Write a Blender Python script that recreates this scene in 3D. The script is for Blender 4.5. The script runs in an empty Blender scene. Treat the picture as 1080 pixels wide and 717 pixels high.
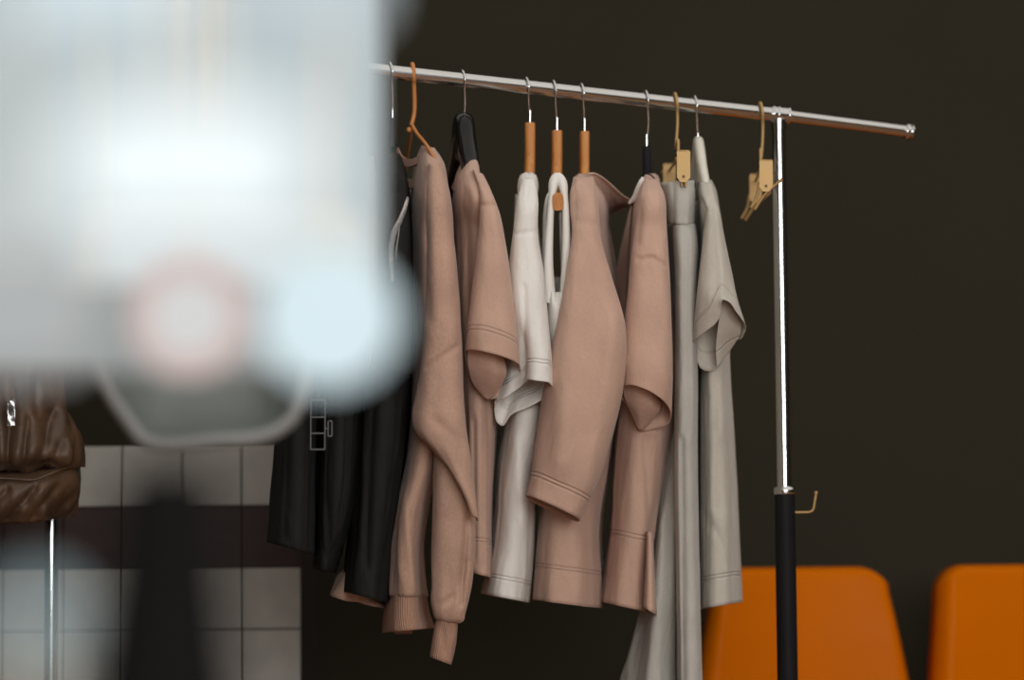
import bpy, bmesh, math, random
import numpy as np
from mathutils import Vector, Matrix, noise

random.seed(7)
C = bpy.context.scene.collection
PI = math.pi

# ------------------------------------------------------------------ camera
F = 3000.0                      # focal length in pixels (100 mm lens on 36 mm)
CX, CY = 540.0, 358.5
CAMZ = 0.85
PITCH = math.atan(241.5 / F)
ROLL = math.radians(0.5)
cam_d = bpy.data.cameras.new('camera')
cam = bpy.data.objects.new('camera', cam_d)
C.objects.link(cam)
bpy.context.scene.camera = cam
cam_d.sensor_width = 36.0
cam_d.lens = 100.0
cam_d.clip_start = 0.05
cam_d.clip_end = 60
CM = (Matrix.Translation((0, 0, CAMZ)) @ Matrix.Rotation(PI / 2 + PITCH, 4, 'X') @ Matrix.Rotation(-ROLL, 4, 'Z'))
cam.matrix_world = CM
cam_d.dof.use_dof = True
cam_d.dof.focus_distance = 4.18
cam_d.dof.aperture_fstop = 2.4
CMn = np.array(CM)

S = 4.5 / F                     # metres per pixel unit on the clothes rail

def W(pts, D):
    """(x, y, w) in photo units about depth D -> world metres"""
    p = np.asarray(pts, float).reshape(-1, 3)
    d = D - p[:, 2] * S
    q = np.stack([(p[:, 0] - CX) / F * d, -(p[:, 1] - CY) / F * d, -d, np.ones(len(p))], 1)
    return (q @ CMn.T)[:, :3]

def P(x, y, d):
    return Vector(W([(x, y, 0)], d)[0])

# ------------------------------------------------------------------ object helpers
def obj(name, me, mat, parent=None):
    o = bpy.data.objects.new(name, me)
    C.objects.link(o)
    if mat is not None:
        for m in (mat if isinstance(mat, (list, tuple)) else [mat]):
            me.materials.append(m)
    if parent is not None:
        o.parent = parent
        o.matrix_parent_inverse = Matrix.Translation(-parent.location)
    return o

def thing(name, label, cat, loc=(0, 0, 0), group=None):
    o = bpy.data.objects.new(name, None)
    C.objects.link(o)
    o.location = loc
    o.empty_display_size = 0.05
    o['label'] = label
    o['category'] = cat
    if group:
        o['group'] = group
    return o

def tag(o, label, cat, group=None):
    o['label'] = label
    o['category'] = cat
    if group:
        o['group'] = group
    return o

def smooth(me, on=True):
    for p in me.polygons:
        p.use_smooth = on

def mesh(verts, faces, sm=True):
    me = bpy.data.meshes.new('m')
    me.from_pydata([tuple(v) for v in verts], [], faces)
    me.update()
    if sm:
        smooth(me)
    return me

def solid(o, t, off=0.0):
    m = o.modifiers.new('thick', 'SOLIDIFY')
    m.thickness = t
    m.offset = off
    return o

def bevel(o, w, seg=3):
    m = o.modifiers.new('bev', 'BEVEL')
    m.width = w
    m.segments = seg
    m.limit_method = 'ANGLE'
    m.angle_limit = math.radians(40)
    return o

class MB:
    def __init__(self):
        self.v = []
        self.f = []
        self.sm = []
    def add(self, v, f, sm=True):
        b = len(self.v)
        self.v += [tuple(x) for x in v]
        self.f += [tuple(i + b for i in q) for q in f]
        self.sm += [sm] * len(f)
    def box(self, lo, hi, M=None):
        x0, y0, z0 = lo
        x1, y1, z1 = hi
        v = [Vector(p) for p in ((x0, y0, z0), (x1, y0, z0), (x1, y1, z0), (x0, y1, z0), (x0, y0, z1), (x1, y0, z1), (x1, y1, z1), (x0, y1, z1))]
        if M is not None:
            v = [M @ p for p in v]
        self.add(v, [(0, 3, 2, 1), (4, 5, 6, 7), (0, 1, 5, 4), (1, 2, 6, 5), (2, 3, 7, 6), (3, 0, 4, 7)], False)
        return self
    def sweep(self, pts, r, n=16, cap=True, up=None, power=1.0):
        """sweep a round / flattened section; r = scalar, list, or list of (ra, rb)"""
        pts = [Vector(p) for p in pts]
        m = len(pts)
        if not isinstance(r, (list, tuple)):
            r = [r] * m
        T = []
        for i in range(m):
            a = pts[max(i - 1, 0)]
            b = pts[min(i + 1, m - 1)]
            T.append((b - a).normalized())
        N = Vector(up) if up is not None else (Vector((1, 0, 0)) if abs(T[0].x) < 0.8 else Vector((0, 0, 1)))
        vs = []
        for i in range(m):
            N = (N - T[i] * N.dot(T[i])).normalized()
            B = T[i].cross(N)
            ra, rb = r[i] if isinstance(r[i], (list, tuple)) else (r[i], r[i])
            for k in range(n):
                a = 2 * PI * (k + 0.5) / n
                c, s = math.cos(a), math.sin(a)
                c = math.copysign(abs(c) ** power, c)
                s = math.copysign(abs(s) ** power, s)
                vs.append(pts[i] + N * (ra * c) + B * (rb * s))
        fs = []
        for i in range(m - 1):
            for k in range(n):
                a = i * n + k
                b = i * n + (k + 1) % n
                fs.append((a, b, b + n, a + n))
        if cap:
            self.add(vs[:n], [tuple(range(n))[::-1]], False)
            self.add(vs[(m - 1) * n:], [tuple(range(n))], False)
        self.add(vs, fs)
        return self
    def sphere(self, c, r, nu=24, nv=14, sc=(1, 1, 1)):
        c = Vector(c)
        vs = [c + Vector((0, 0, r * sc[2]))]
        for j in range(1, nv):
            t = PI * j / nv
            for i in range(nu):
                a = 2 * PI * i / nu
                vs.append(c + Vector((r * sc[0] * math.sin(t) * math.cos(a), r * sc[1] * math.sin(t) * math.sin(a), r * sc[2] * math.cos(t))))
        vs.append(c - Vector((0, 0, r * sc[2])))
        fs = [(0, 1 + i, 1 + (i + 1) % nu) for i in range(nu)]
        for j in range(nv - 2):
            for i in range(nu):
                a = 1 + j * nu + i
                b = 1 + j * nu + (i + 1) % nu
                fs.append((a, a + nu, b + nu, b))
        l = len(vs) - 1
        fs += [(l, 1 + (nv - 2) * nu + (i + 1) % nu, 1 + (nv - 2) * nu + i) for i in range(nu)]
        self.add(vs, fs)
        return self
    def build(self, name, mat, parent=None):
        me = bpy.data.meshes.new(name)
        me.from_pydata(self.v, [], self.f)
        me.update()
        for p, s in zip(me.polygons, self.sm):
            p.use_smooth = s
        bm = bmesh.new()
        bm.from_mesh(me)
        bmesh.ops.recalc_face_normals(bm, faces=bm.faces)
        bm.to_mesh(me)
        bm.free()
        return obj(name, me, mat, parent)

def cr(pts, n):
    """Catmull-Rom through pts, n samples"""
    p = np.asarray(pts, float)
    if len(p) == 2:
        t = np.linspace(0, 1, n)[:, None]
        return p[0] * (1 - t) + p[1] * t
    seg = np.linalg.norm(np.diff(p, axis=0), axis=1) ** 0.5 + 1e-6
    t = np.concatenate([[0], np.cumsum(seg)])
    m = np.zeros_like(p)
    for i in range(len(p)):
        if i == 0:
            m[i] = (p[1] - p[0]) / (t[1] - t[0])
        elif i == len(p) - 1:
            m[i] = (p[-1] - p[-2]) / (t[-1] - t[-2])
        else:
            d1 = (p[i] - p[i - 1]) / (t[i] - t[i - 1])
            d2 = (p[i + 1] - p[i]) / (t[i + 1] - t[i])
            a, b = t[i] - t[i - 1], t[i + 1] - t[i]
            m[i] = (d1 * b + d2 * a) / (a + b)
    out = []
    for s in np.linspace(0, t[-1], n):
        i = min(int(np.searchsorted(t, s, 'right') - 1), len(p) - 2)
        h = t[i + 1] - t[i]
        u = (s - t[i]) / h
        out.append((2 * u ** 3 - 3 * u ** 2 + 1) * p[i] + (u ** 3 - 2 * u ** 2 + u) * h * m[i] + (-2 * u ** 3 + 3 * u ** 2) * p[i + 1] + (u ** 3 - u ** 2) * h * m[i + 1])
    return np.array(out)

# ------------------------------------------------------------------ materials
def new_mat(name):
    m = bpy.data.materials.new(name)
    m.use_nodes = True
    nt = m.node_tree
    return m, nt, nt.nodes['Principled BSDF'], nt.nodes['Material Output']

def N(nt, t, **kw):
    n = nt.nodes.new(t)
    for k, v in kw.items():
        if k in n.inputs:
            n.inputs[k].default_value = v
        else:
            setattr(n, k, v)
    return n

def lin(c):
    return tuple(((v / 255) / 12.92 if v / 255 <= 0.04045 else ((v / 255 + 0.055) / 1.055) ** 2.4) for v in c)

def plain(name, col, rough=0.5, metal=0.0, var=0.08, scale=30, bump=0.0, spec=0.5, coat=0.0):
    m, nt, b, out = new_mat(name)
    tc = N(nt, 'ShaderNodeTexCoord')
    nz = N(nt, 'ShaderNodeTexNoise', Scale=scale, Detail=4.0)
    nt.links.new(tc.outputs['Object'], nz.inputs['Vector'])
    mx = N(nt, 'ShaderNodeMix', data_type='RGBA')
    mx.inputs[6].default_value = (*[v * (1 - var) for v in col], 1)
    mx.inputs[7].default_value = (*[min(v * (1 + var), 1) for v in col], 1)
    nt.links.new(nz.outputs['Fac'], mx.inputs[0])
    nt.links.new(mx.outputs[2], b.inputs['Base Color'])
    b.inputs['Roughness'].default_value = rough
    b.inputs['Metallic'].default_value = metal
    b.inputs['Specular IOR Level'].default_value = spec
    b.inputs['Coat Weight'].default_value = coat
    if bump:
        bp = N(nt, 'ShaderNodeBump', Strength=bump, Distance=0.002)
        nt.links.new(nz.outputs['Fac'], bp.inputs['Height'])
        nt.links.new(bp.outputs['Normal'], b.inputs['Normal'])
    return m

def cloth(name, col, seam=None, rough=0.9, var=0.10, rib=False, sheen=0.15, weave=0.25):
    """UV: x = metres around, y = metres up from the hem"""
    m, nt, b, out = new_mat(name)
    L = nt.links.new
    uv = N(nt, 'ShaderNodeUVMap')
    uv.uv_map = 'UVMap'
    mp = N(nt, 'ShaderNodeMapping')
    mp.inputs['Scale'].default_value = (1.0, 0.45, 1)
    L(uv.outputs[0], mp.inputs[0])
    n1 = N(nt, 'ShaderNodeTexNoise', Scale=420.0, Detail=3.0)
    L(mp.outputs[0], n1.inputs['Vector'])
    n2 = N(nt, 'ShaderNodeTexNoise', Scale=14.0, Detail=3.0)
    L(uv.outputs[0], n2.inputs['Vector'])
    ad = N(nt, 'ShaderNodeMath', operation='MULTIPLY_ADD')
    L(n1.outputs['Fac'], ad.inputs[0])
    ad.inputs[1].default_value = 0.6
    L(n2.outputs['Fac'], ad.inputs[2])
    mr = N(nt, 'ShaderNodeMapRange')
    mr.inputs['From Min'].default_value = 0.5
    mr.inputs['From Max'].default_value = 1.1
    L(ad.outputs[0], mr.inputs['Value'])
    mx = N(nt, 'ShaderNodeMix', data_type='RGBA')
    mx.inputs[6].default_value = (*[v * (1 - var) for v in col], 1)
    mx.inputs[7].default_value = (*[min(1, v * (1 + var)) for v in col], 1)
    L(mr.outputs[0], mx.inputs[0])
    L(mx.outputs[2], b.inputs['Base Color'])
    b.inputs['Roughness'].default_value = rough
    b.inputs['Specular IOR Level'].default_value = 0.2
    b.inputs['Sheen Weight'].default_value = sheen
    bp = N(nt, 'ShaderNodeBump', Strength=weave, Distance=0.0006)
    L(n1.outputs['Fac'], bp.inputs['Height'])
    mp3 = N(nt, 'ShaderNodeMapping')
    mp3.inputs['Scale'].default_value = (1.0, 0.5, 1)
    mp3.inputs['Rotation'].default_value = (0, 0, 0.35)
    L(uv.outputs[0], mp3.inputs[0])
    n3 = N(nt, 'ShaderNodeTexNoise', Scale=26.0, Detail=3.0, Distortion=0.6)
    L(mp3.outputs[0], n3.inputs['Vector'])
    b3 = N(nt, 'ShaderNodeBump', Strength=0.55, Distance=0.008)
    L(n3.outputs['Fac'], b3.inputs['Height'])
    L(bp.outputs[0], b3.inputs['Normal'])
    last = b3
    sx = N(nt, 'ShaderNodeSeparateXYZ')
    L(uv.outputs[0], sx.inputs[0])
    if rib:
        wv = N(nt, 'ShaderNodeMath', operation='MULTIPLY')
        L(sx.outputs[0], wv.inputs[0])
        wv.inputs[1].default_value = 2 * PI / 0.0035
        sn = N(nt, 'ShaderNodeMath', operation='SINE')
        L(wv.outputs[0], sn.inputs[0])
        b2 = N(nt, 'ShaderNodeBump', Strength=0.6, Distance=0.0008)
        L(sn.outputs[0], b2.inputs['Height'])
        L(last.outputs[0], b2.inputs['Normal'])
        last = b2
    if seam:
        for pos in seam:
            d = N(nt, 'ShaderNodeMath', operation='SUBTRACT')
            L(sx.outputs[1], d.inputs[0])
            d.inputs[1].default_value = pos
            a = N(nt, 'ShaderNodeMath', operation='ABSOLUTE')
            L(d.outputs[0], a.inputs[0])
            r = N(nt, 'ShaderNodeMapRange', interpolation_type='SMOOTHSTEP')
            r.inputs['From Min'].default_value = 0.0
            r.inputs['From Max'].default_value = 0.0028
            L(a.outputs[0], r.inputs['Value'])
            b2 = N(nt, 'ShaderNodeBump', Strength=0.8, Distance=0.0018)
            L(r.outputs[0], b2.inputs['Height'])
            L(last.outputs[0], b2.inputs['Normal'])
            last = b2
    L(last.outputs[0], b.inputs['Normal'])
    return m

def wood_mat(name, c1, c2, rough=0.4, scale=1.0, axis=2):
    m, nt, b, out = new_mat(name)
    L = nt.links.new
    tc = N(nt, 'ShaderNodeTexCoord')
    mp = N(nt, 'ShaderNodeMapping')
    sc = [60 * scale] * 3
    sc[axis] = 6 * scale
    mp.inputs['Scale'].default_value = sc
    L(tc.outputs['Object'], mp.inputs[0])
    nz = N(nt, 'ShaderNodeTexNoise', Scale=2.2, Detail=6.0, Distortion=1.2)
    L(mp.outputs[0], nz.inputs['Vector'])
    rp = N(nt, 'ShaderNodeValToRGB')
    rp.color_ramp.elements[0].position = 0.3
    rp.color_ramp.elements[0].color = (*c1, 1)
    rp.color_ramp.elements[1].position = 0.7
    rp.color_ramp.elements[1].color = (*c2, 1)
    L(nz.outputs['Fac'], rp.inputs[0])
    L(rp.outputs[0], b.inputs['Base Color'])
    b.inputs['Roughness'].default_value = rough
    return m

def emit(name, col, st):
    m, nt, b, out = new_mat(name)
    nz = N(nt, 'ShaderNodeTexNoise', Scale=3.0)
    b.inputs['Base Color'].default_value = (0.02, 0.02, 0.02, 1)
    b.inputs['Specular IOR Level'].default_value = 0.02
    b.inputs['Emission Color'].default_value = (*col, 1)
    b.inputs['Emission Strength'].default_value = st
    return m

TAN = (0.54, 0.36, 0.28)
M = {
    'tan': cloth('tan_knit', TAN, seam=(0.030, 0.036)),
    'tan_deep': cloth('tan_knit_deep_hem', TAN, seam=(0.105, 0.111)),
    'tan_body': cloth('tan_knit_body', TAN, seam=(0.050, 0.055)),
    'tan_plain': cloth('tan_knit_plain', TAN),
    'sweat': cloth('tan_sweatshirt', (0.48, 0.31, 0.235), var=0.2, weave=0.5),
    'rib': cloth('tan_rib', (0.44, 0.26, 0.185), rib=True, var=0.12),
    'white': cloth('white_jersey', (0.80, 0.79, 0.75), seam=(0.026, 0.031), var=0.04),
    'white_plain': cloth('white_jersey_plain', (0.80, 0.79, 0.75), var=0.04),
    'grey': cloth('grey_linen', (0.52, 0.49, 0.43), seam=(0.042, 0.047), var=0.08, weave=0.4),
    'grey_sleeve': cloth('grey_linen_sleeve', (0.52, 0.49, 0.43), seam=(0.028,), var=0.08, weave=0.4),
    'grey_trouser': cloth('grey_trouser', (0.47, 0.46, 0.42), var=0.08, weave=0.4),
    'black': cloth('black_cloth', (0.018, 0.0185, 0.0185), var=0.2, sheen=0.0),
    'chrome': plain('chrome', (0.66, 0.68, 0.68), 0.13, 1.0, 0.03),
    'wire': plain('steel_wire', (0.75, 0.76, 0.78), 0.2, 1.0, 0.03),
    'blackpaint': plain('black_paint', (0.012, 0.012, 0.013), 0.55, spec=0.08),
    'blackplastic': plain('black_plastic', (0.008, 0.008, 0.008), 0.12, spec=0.3),
    'velvet': plain('black_velvet', (0.012, 0.012, 0.016), 0.8, bump=0.3, scale=300, spec=0.2),
    'wood': wood_mat('hanger_wood', (0.42, 0.16, 0.04), (0.62, 0.27, 0.075), 0.35),
    'orange_wire': plain('orange_coated_wire', (0.55, 0.22, 0.06), 0.4),
    'brass': plain('matt_gold_metal', (0.50, 0.32, 0.125), 0.5, 0.25, 0.05),
    'brassdark': plain('dark_rivet', (0.12, 0.08, 0.04), 0.5, 0.5),
    'whiteplastic': plain('off_white_plastic', (0.70, 0.69, 0.60), 0.35),
    'orange': plain('orange_shell', (0.60, 0.142, 0.0005), 0.30, 0, 0.06, 8, spec=0.035),
    'rubber': plain('rubber', (0.02, 0.02, 0.02), 0.8),
}

# ------------------------------------------------------------------ cloth lofting
def half(fn_pts, n, wbias):
    """resample polyline to n points, weighting segments whose w is high"""
    p = np.asarray(fn_pts, float)
    d = np.linalg.norm(np.diff(p, axis=0), axis=1)
    mid = 0.5 * (p[1:, 2] + p[:-1, 2])
    if wbias:
        wn = p[:, 2].max()
        d = d * (0.35 + 1.6 * np.exp(-((wn - mid) / 60.0)))
    t = np.concatenate([[0], np.cumsum(d + 1e-9)])
    s = np.linspace(0, t[-1], n)
    return np.stack([np.interp(s, t, p[:, k]) for k in range(3)], 1)

def R(xl, yl, xr, yr, wn, wf, tw=0.0, p=0.75, sh=0.0, near=None, far=None):
    """closed ring: near half from left to right, then far half right to left"""
    return dict(xl=xl, yl=yl, xr=xr, yr=yr, wn=wn, wf=wf, tw=tw, p=p, sh=sh, near=near, far=far)

def ring_pts(r, nu):
    h = nu // 2
    cx, rx = (r['xl'] + r['xr']) / 2, (r['xr'] - r['xl']) / 2
    wc, rw = (r['wn'] + r['wf']) / 2, (r['wn'] - r['wf']) / 2
    a = np.linspace(0, PI, 161)
    def ell(sgn):
        c = -np.cos(a) if sgn > 0 else np.cos(a)
        s = np.sin(a) * sgn
        x = cx + rx * np.sign(c) * np.abs(c) ** r['p']
        w = wc + rw * np.sign(s) * np.abs(s) ** r['p']
        k = (x - r['xl']) / max(r['xr'] - r['xl'], 1e-6)
        y = r['yl'] * (1 - k) + r['yr'] * k - r['tw'] * (w - wc)
        x = x + r['sh'] * (w - r['wn'])
        return np.stack([x, y, w], 1)
    nr = cr(r['near'], 81) if r['near'] is not None else ell(1)
    fr = cr(r['far'], 81) if r['far'] is not None else ell(-1)
    big = rw > 90
    A = half(nr, h + 1, big)[:-1]
    if big:
        B = half(fr[::-1] * [1, 1, 1], h + 1, False)[::-1][:-1]
    else:
        B = half(fr, h + 1, False)[:-1]
    return np.concatenate([A, B], 0)

def loft_arr(rings, nu, step):
    K = np.stack([ring_pts(r, nu) for r in rings], 0)        # rings, nu, 3
    m = len(rings)
    seg = np.array([np.linalg.norm((K[i + 1] - K[i])[:, :2], axis=1).mean() for i in range(m - 1)]) + 1e-6
    t = np.concatenate([[0], np.cumsum(seg)])
    nv = max(int(t[-1] / step), 6)
    tan = np.zeros_like(K)
    for i in range(m):
        if i == 0:
            tan[i] = (K[1] - K[0]) / seg[0]
        elif i == m - 1:
            tan[i] = (K[-1] - K[-2]) / seg[-1]
        else:
            d1 = (K[i] - K[i - 1]) / seg[i - 1]
            d2 = (K[i + 1] - K[i]) / seg[i]
            tan[i] = (d1 * seg[i] + d2 * seg[i - 1]) / (seg[i] + seg[i - 1])
    rows = []
    for s in np.linspace(0, t[-1], nv):
        i = min(int(np.searchsorted(t, s, 'right') - 1), m - 2)
        h = seg[i]
        u = (s - t[i]) / h
        rows.append((2 * u ** 3 - 3 * u ** 2 + 1) * K[i] + (u ** 3 - 2 * u ** 2 + u) * h * tan[i] + (-2 * u ** 3 + 3 * u ** 2) * K[i + 1] + (u ** 3 - u ** 2) * h * tan[i + 1])
    return np.array(rows)

def drape(rings, D, nu=150, step=4.0, fold=(2.0, 0.03, 0.006), seed=0, creases=(), nfold=1.0):
    """fold=(amplitude px, freq across, freq down). creases: (x1,y1,x2,y2,width,depth[,step])"""
    G = loft_arr(rings, nu, step)
    nv = G.shape[0]
    dv = np.gradient(G, axis=0)
    du = np.roll(G, -1, 1) - np.roll(G, 1, 1)
    nr = np.cross(du, dv)
    nr /= np.linalg.norm(nr, axis=2, keepdims=True) + 1e-9
    amp, fx, fy = fold
    if amp:
        for j in range(nv):
            v = j / (nv - 1)
            k = amp * (0.25 + 0.75 * v)
            for i in range(nu):
                x, y, w = G[j, i]
                n = noise.noise(Vector((x * fx + seed * 7.3, y * fy + seed * 3.1, w * fx * 0.8)))
                n2 = noise.noise(Vector((x * fx * 2.3 + seed, y * fy * 2.2, w * fx * 1.7 + 9)))
                n3 = noise.noise(Vector((x * 0.05 + seed, y * 0.035, w * 0.05 + 4)))
                G[j, i] += nr[j, i] * (k * (n * 1.6 + n2 * 0.6) + 0.35 * amp ** 0.5 * n3)
    wmax = G[:, :, 2].max(axis=1, keepdims=True)
    for c in creases:
        x1, y1, x2, y2, wd, dp = c[:6]
        st = c[6] if len(c) > 6 else 0
        d = np.array([x2 - x1, y2 - y1])
        L2 = (d ** 2).sum()
        L = math.sqrt(L2)
        px, py = G[:, :, 0] - x1, G[:, :, 1] - y1
        t = (px * d[0] + py * d[1]) / L2
        sd = (px * d[1] - py * d[0]) / L
        endf = np.clip(t * L / (wd * 2.5) + 0.5, 0, 1) * np.clip((1 - t) * L / (wd * 2.5) + 0.5, 0, 1)
        endf = endf * endf * (3 - 2 * endf)
        nearf = np.clip((G[:, :, 2] - (wmax - 90)) / 40.0, 0, 1)
        if st:
            g = 0.5 * (1 + np.tanh(sd * st / (wd * 0.5))) * np.exp(-np.maximum(sd * st, 0) / (wd * 5))
        else:
            g = np.exp(-(sd / wd) ** 2)
        G[:, :, 2] -= dp * g * endf * nearf
    return G

def cloth_mesh(Gs, D, closed=True):
    verts, faces, uvs = [], [], []
    for G in Gs:
        nv, nu = G.shape[:2]
        b = len(verts)
        w = W(G.reshape(-1, 3), D)
        verts += [tuple(p) for p in w]
        w3 = w.reshape(nv, nu, 3)
        arc = np.zeros(nu + 1)
        mid = w3[int(nv * 0.8)]
        arc[1:] = np.cumsum(np.linalg.norm(np.roll(mid, -1, 0) - mid, axis=1))
        dist = np.zeros((nv, nu))
        for j in range(nv - 2, -1, -1):
            dist[j] = dist[j + 1] + np.linalg.norm(w3[j] - w3[j + 1], axis=1)
        for j in range(nv - 1):
            for i in range(nu if closed else nu - 1):
                i2 = (i + 1) % nu
                faces.append((b + j * nu + i, b + j * nu + i2, b + (j + 1) * nu + i2, b + (j + 1) * nu + i))
                uvs += [(arc[i], dist[j, i]), (arc[i + 1], dist[j, i2]), (arc[i + 1], dist[j + 1, i2]), (arc[i], dist[j + 1, i])]
    me = bpy.data.meshes.new('cloth')
    me.from_pydata(verts, [], faces)
    me.update()
    ul = me.uv_layers.new(name='UVMap')
    ul.data.foreach_set('uv', [c for uv in uvs for c in uv])
    smooth(me)
    return me

def cpart(name, Gs, D, mat, parent, t=0.0014):
    if not isinstance(Gs, list):
        Gs = [Gs]
    o = obj(name, cloth_mesh(Gs, D), mat, parent)
    return solid(o, t, 0)

def sheet(name, rows, D, mat, parent, nu=40, nv=24, t=0.0014):
    """open sheet through rows of control points"""
    K = np.stack([cr(r, nu) for r in rows], 0)
    G = np.stack([cr(K[:, i], nv) for i in range(nu)], 1)
    o = obj(name, cloth_mesh([G], D, closed=False), mat, parent)
    return solid(o, t, 0)

# ------------------------------------------------------------------ the clothes rack
def rail_y(x):
    return 79 + (x - 440) * 0.1105
DX = lambda x: 1.0 / (1 / 4.36 + (x - 440) * (1 / 4.54 - 1 / 4.36) / 380.0)      # depth of the rail at photo column x

def rp(x, dy=0.0):
    return P(x, rail_y(x) + dy, DX(x))

px1, pxm, px2 = -190, 822, 958
rack = thing('clothes_rack', 'chrome clothes rail on a chrome and black post carrying the garments', 'clothes rack', (P(820, 600, DX(820)).x, P(820, 600, DX(820)).y, 0))
r_rail = 0.0108
e1 = rp(px1)
em = rp(pxm)
MB().sweep([e1, em], r_rail, 40).build('rail', M['chrome'], rack)
ee = P(px2, rail_y(pxm) + (px2 - pxm) * 0.128, DX(px2))
MB().sweep([em, ee], r_rail * 0.86, 40).build('rail_extension', M['chrome'], rack)
dirr = (ee - em).normalized()
def along(o, d, t):
    return o + d * t
cap = MB()
cap.sweep([along(ee, dirr, -0.006), along(ee, dirr, 0.0)], 0.0125, 32)
cap.sweep([along(ee, dirr, 0.0), along(ee, dirr, 0.003)], 0.0095, 32)
cap.sweep([along(ee, dirr, 0.003), along(ee, dirr, 0.006), along(ee, dirr, 0.008)], [0.0132, 0.0132, 0.010], 32)
cap.build('end_cap', M['chrome'], rack)
dm = (em - e1).normalized()
j = MB()
j.sweep([along(em, dm, -0.016), along(em, dm, 0.016)], 0.0128, 40)
for t in (-0.012, -0.004, 0.014):
    j.sweep([along(em, dm, t - 0.0012), along(em, dm, t + 0.0012)], 0.0142, 40)
j.build('tee_joint', M['chrome'], rack)
def post(x, parent):
    top = rp(x)
    topz = top.z
    c = P(x, 518, DX(x))
    zc = c.z
    X, Y = top.x, top.y
    MB().sweep([(X, Y, zc - 0.05), (X, Y, topz - 0.012)], 0.0112, 40).build('upper_post', M['chrome'], parent)
    s = MB()
    s.sweep([(X, Y, topz - 0.024), (X, Y, topz - 0.008)], [0.0125, 0.0128], 36)
    s.build('post_socket', M['chrome'], parent)
    MB().sweep([(X, Y, 0.09), (X, Y, zc - 0.006)], 0.0163, 40).build('lower_post', M['blackpaint'], parent)
    MB().sweep([(X, Y, zc - 0.007), (X, Y, zc - 0.005), (X, Y, zc + 0.003), (X, Y, zc + 0.006)], [0.0155, 0.0172, 0.0172, 0.0130], 40).build('post_collar', M['chrome'], parent)
    f = MB()
    f.sweep([(X, Y - 0.27, 0.085), (X, Y + 0.27, 0.085)], 0.014, 24)
    f.build('foot_bar', M['blackpaint'], parent)
    for s_ in (-1, 1):
        w = MB()
        w.sweep([(X, Y + s_ * 0.25, 0.078), (X, Y + s_ * 0.25, 0.05)], 0.008, 16)
        w.sweep([(X - 0.012, Y + s_ * 0.25, 0.0275), (X + 0.012, Y + s_ * 0.25, 0.0275)], 0.0275, 32)
        w.build('caster', M['rubber'], parent)
    return X, Y, zc
X, Y, zc = post(821, rack)
b = MB()
p0 = Vector((X + 0.0155, Y, P(821, 541, DX(821)).z))
k = DX(821) / F
b.sweep([p0, p0 + Vector((15 * k, 0, 0)), p0 + Vector((18.5 * k, 0, 1.5 * k)), p0 + Vector((20 * k, 0, 5 * k)), p0 + Vector((22.5 * k, 0, 19 * k))], 0.0017, 12)
b.sphere(p0 + Vector((22.5 * k, 0, 20 * k)), 0.0029, 14, 10)
b.build('locking_bolt', M['brass'], rack)['label'] = 'small bent gold bolt'
post(-180, rack)

# ------------------------------------------------------------------ hangers
def hook(xc, ybot, D, r, mat, parent, xbot=None, name='hook'):
    """wire hook over the rail: shank up, over the rail and back down behind it"""
    yr = rail_y(xc)
    xb = xc if xbot is None else xbot
    pts = [(xb, ybot, 0), (xb + (xc - xb) * 0.5, (ybot + yr + 26) / 2, 0), (xc, yr + 20, 3)]
    R_ = 10.0
    for a in np.linspace(-50, 205, 18):
        t = math.radians(a)
        pts.append((xc - 3.5 * (1 - math.cos(t)) * 0.5 - (0.02 * max(a, 0)) , yr - 0.5 - R_ * math.sin(t), R_ * math.cos(t) * 1.05))
    q = cr(pts, 50)
    MB().sweep(list(map(Vector, W(q, D))), r, 10).build(name, mat, parent)

def hanger_thing(label, x, D):
    p = P(x, 200, D)
    return thing('clothes_hanger', label, 'clothes hanger', (p.x, p.y, p.z), 'hangers on the chrome rail')

def arm_pts(xn, yt, xe, ytip, lean=0.0, span=118):
    """arms of a hanger; yt = where the garment's neck edge sits, ytip = centre of the arm's end"""
    pts = []
    for w in (-span, -86, -50, -18, 0, 18, 50, 86, span):
        a = abs(w) / span
        x = xn + (xe - xn) * (w / span) - lean * w
        y = yt + 3 + (ytip - yt - 3) * (a ** 1.35) + (9 * min(1, abs(w) / 45.0) * (1 - a))
        pts.append((x, y, w))
    return pts

def wood_hanger(label, x, ytop, yt, ytip, xb=None, tip=None, wid=5.6, span=118):
    D = DX(x)
    h = hanger_thing(label, x, D)
    xb = x if xb is None else xb
    hook(x, ytop - 12, D, 0.0016, M['wire'], h, xbot=xb)
    MB().sweep(list(map(Vector, W([(xb, ytop + 6, 0), (xb, ytop - 14, 0)], D))), 0.0024, 16).build('ferrule', M['wire'], h)
    tip = xb if tip is None else tip
    m = MB()
    pts = cr(arm_pts(xb, yt, tip, ytip, span=span), 40)
    m.sweep(list(map(Vector, W(pts, D))), [(wid * S, 8.5 * S)] * 40, 20, power=0.55)
    m.sweep(list(map(Vector, W([(xb, ytop, 0), (xb, ytop + 2, 0), (xb, ytop + 30, 0), (xb - 0.5, yt + 4, 0)], D))), [(wid * S * 0.95, 12 * S), (wid * S, 14 * S), (wid * S, 17 * S), (wid * S, 30 * S)], 20, power=0.55)
    m.build('body', M['wood'], h)
    return h

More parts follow.
